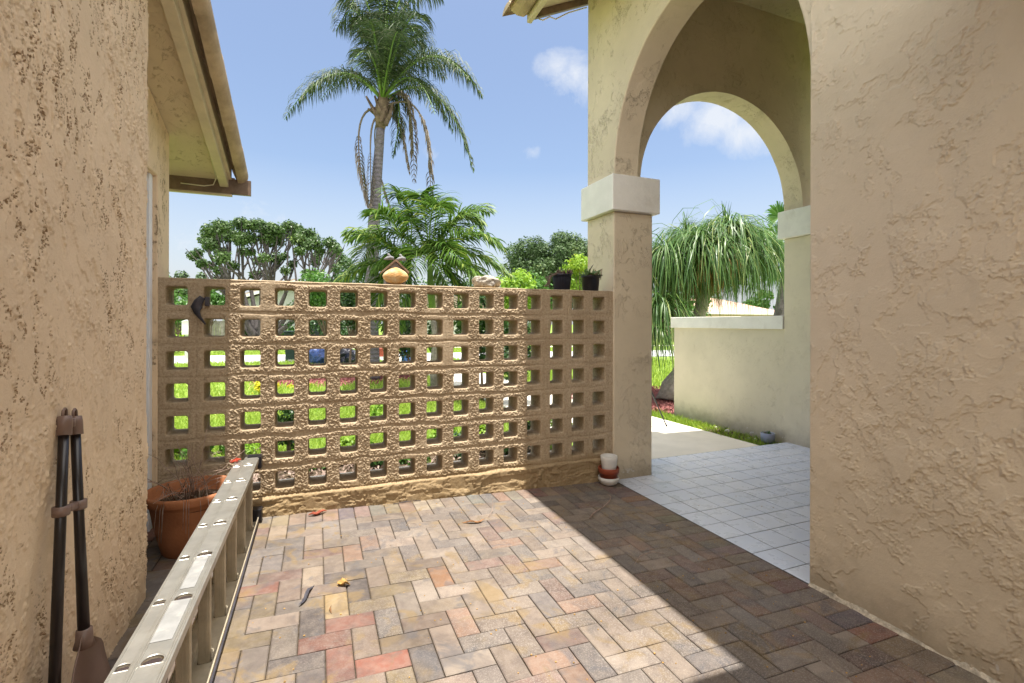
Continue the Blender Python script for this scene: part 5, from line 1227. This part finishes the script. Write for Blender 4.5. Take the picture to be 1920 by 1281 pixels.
for k_ in range(20):
    a = 2*pi*k_/20; b.tube([(c[0]+.188*cos(a), c[1]+.188*sin(a), GZ+.05), (c[0]+.208*cos(a), c[1]+.208*sin(a), GZ+.58)], .008, 5)
b.build('body', M['blue_bin'], e, True)
c = at(738, 668, 16.6); b = MB(); b.box((c[0]-.1, c[1]-.1, GZ), (c[0]+.12, c[1]+.1, .62)); tag(b.build('suitcase', M['black_plastic'], bevel=.03), 'upright black suitcase between the bench and blue barrel', 'suitcase', 'rubbish piled at the kerb')

# grey house across the street
hg = at(560, 640, 38); hx, hy = hg[0], hg[1]
e = empty('house', (hx, hy, GZ), label='grey gabled house across the street with a navy garage door', cat='house')
def hb(name, x0, x1, y0, y1, z0, z1, m, par=None): 
    b = MB(); b.box((hx+x0, hy+y0, z0), (hx+x1, hy+y1, z1)); return b.build(name, M[m], par or e)
hb('wall', -5.2, 4.6, 0, 8, GZ-.1, 2.6, 'house_grey')
b = MB(); b.prism([(hx-6.0, 2.45), (hx-.3, 4.4), (hx+5.2, 2.45), (hx+5.2, 2.7), (hx-.3, 4.75), (hx-6.0, 2.7)], 1, hy-.7, hy+8.5); rfh = b.build('roof', M['roof_brown'], e)
b = MB(); b.prism([(hx-6.1, 2.38), (hx-.3, 4.36), (hx+5.3, 2.38), (hx+5.3, 2.6), (hx-.3, 4.62), (hx-6.1, 2.6)], 1, hy-.76, hy-.705); b.build('gable_board', M['house_white'], rfh)
b = MB(); b.prism([(hx-5.2, 2.6), (hx+4.6, 2.6), (hx-.3, 4.3)], 1, hy+.01, hy+.2); b.build('gable_wall', M['house_grey'], e)
hb('garage_door', .2, 2.9, -.06, 0, GZ, 2.1, 'navy'); hb('door_surround', 2.92, 3.15, -.08, 0, GZ, 2.3, 'house_white'); w = hb('window', -3.0, -1.4, -.05, 0, 1.1, 2.1, 'glass_dark'); hb('frame', -3.08, -1.32, -.08, -.051, 1.02, 1.1, 'house_white', w)
hb('panel', -4.6, .0, -.9, -.8, .0, 1.0, 'house_white')
for (pp, lab, sd) in ((( 530, 628, 35.5), 'clipped hedge in front of the grey house wall', 61), ((640, 640, 33), 'clipped hedge across the street right of garage door', 62)):
    bush(*pp, (1.9, .5, .38), 2200, .08, M['mid_leaf'], lab, sd, nc=16, cr=.42, name='hedge', cat='hedge')
f0 = at(410, 640, 31); e = empty('wooden_fence', (f0[0], f0[1], GZ), label='grey vertical board fence across the street', cat='fence')
b = MB()
for k_ in range(26): b.box((f0[0]-2+k_*.16, f0[1]+.01*(k_ % 2), GZ), (f0[0]-2+k_*.16+.15, f0[1]+.03+.01*(k_ % 2), 1.45+.02*(k_ % 3)))
b.build('boards', M['fence_wood'], e); b = MB(); b.box((f0[0]-2, f0[1]+.045, .3), (f0[0]+2.1, f0[1]+.09, .4)); b.box((f0[0]-2, f0[1]+.045, 1.1), (f0[0]+2.1, f0[1]+.09, 1.2)); b.build('rails', M['fence_wood'], e)
# white walled house
c = at(830, 625, 42); e = empty('house', (c[0], c[1], GZ), label='white walled house glimpsed behind the bright palm trunk', cat='house')
b = MB(); b.box((c[0]-4, c[1], GZ-.1), (c[0]+6, c[1]+7, 2.5)); b.build('wall', M['house_white'], e)
b = MB(); b.prism([(c[0]-4.6, 2.45), (c[0]+6.6, 2.45), (c[0]+3.5, 3.7), (c[0]-1.5, 3.7)], 1, c[1]-.5, c[1]+7.5); b.build('roof', M['roof_brown'], e)
for x in (-2.6, 2.9): b = MB(); b.box((c[0]+x, c[1]-.04, .9), (c[0]+x+1.2, c[1]-.001, 2.0)); b.build('window', M['glass_dark'], e)
# pink house with hip roof
c = at(1400, 600, 44); e = empty('house', (c[0], c[1], GZ), label='pink house with a salmon hip roof beyond the garden wall', cat='house')
b = MB(); b.box((c[0]-6.5, c[1], GZ-.1), (c[0]+3.9, c[1]+9, 2.25)); b.build('wall', M['house_pink'], e)
x0_, x1_, y0_, y1_ = c[0]-7.1, c[0]+4.5, c[1]-.6, c[1]+9.6
b = MB(); b.add([(x0_, y0_, 2.35), (x1_, y0_, 2.35), (x1_, y1_, 2.35), (x0_, y1_, 2.35), (x0_+4, y0_+5, 3.9), (x1_-4, y0_+5, 3.9)], [(0, 1, 5, 4), (1, 2, 5), (2, 3, 4, 5), (3, 0, 4), (3, 2, 1, 0)]); rp = b.build('roof', M['roof_pink'], e)
b = MB(); b.box((x0_-.05, y0_-.05, 2.17), (x1_+.05, y0_-.001, 2.36)); b.box((x0_-.05, y0_, 2.17), (x0_-.001, y1_, 2.36)); b.box((x1_+.001, y0_, 2.17), (x1_+.05, y1_, 2.36)); b.build('fascia', M['house_white'], rp)
b = MB(); b.box((c[0]-1.2, c[1]-.05, .9), (c[0]+.4, c[1]-.001, 1.9)); b.build('window', M['glass_dark'], e)
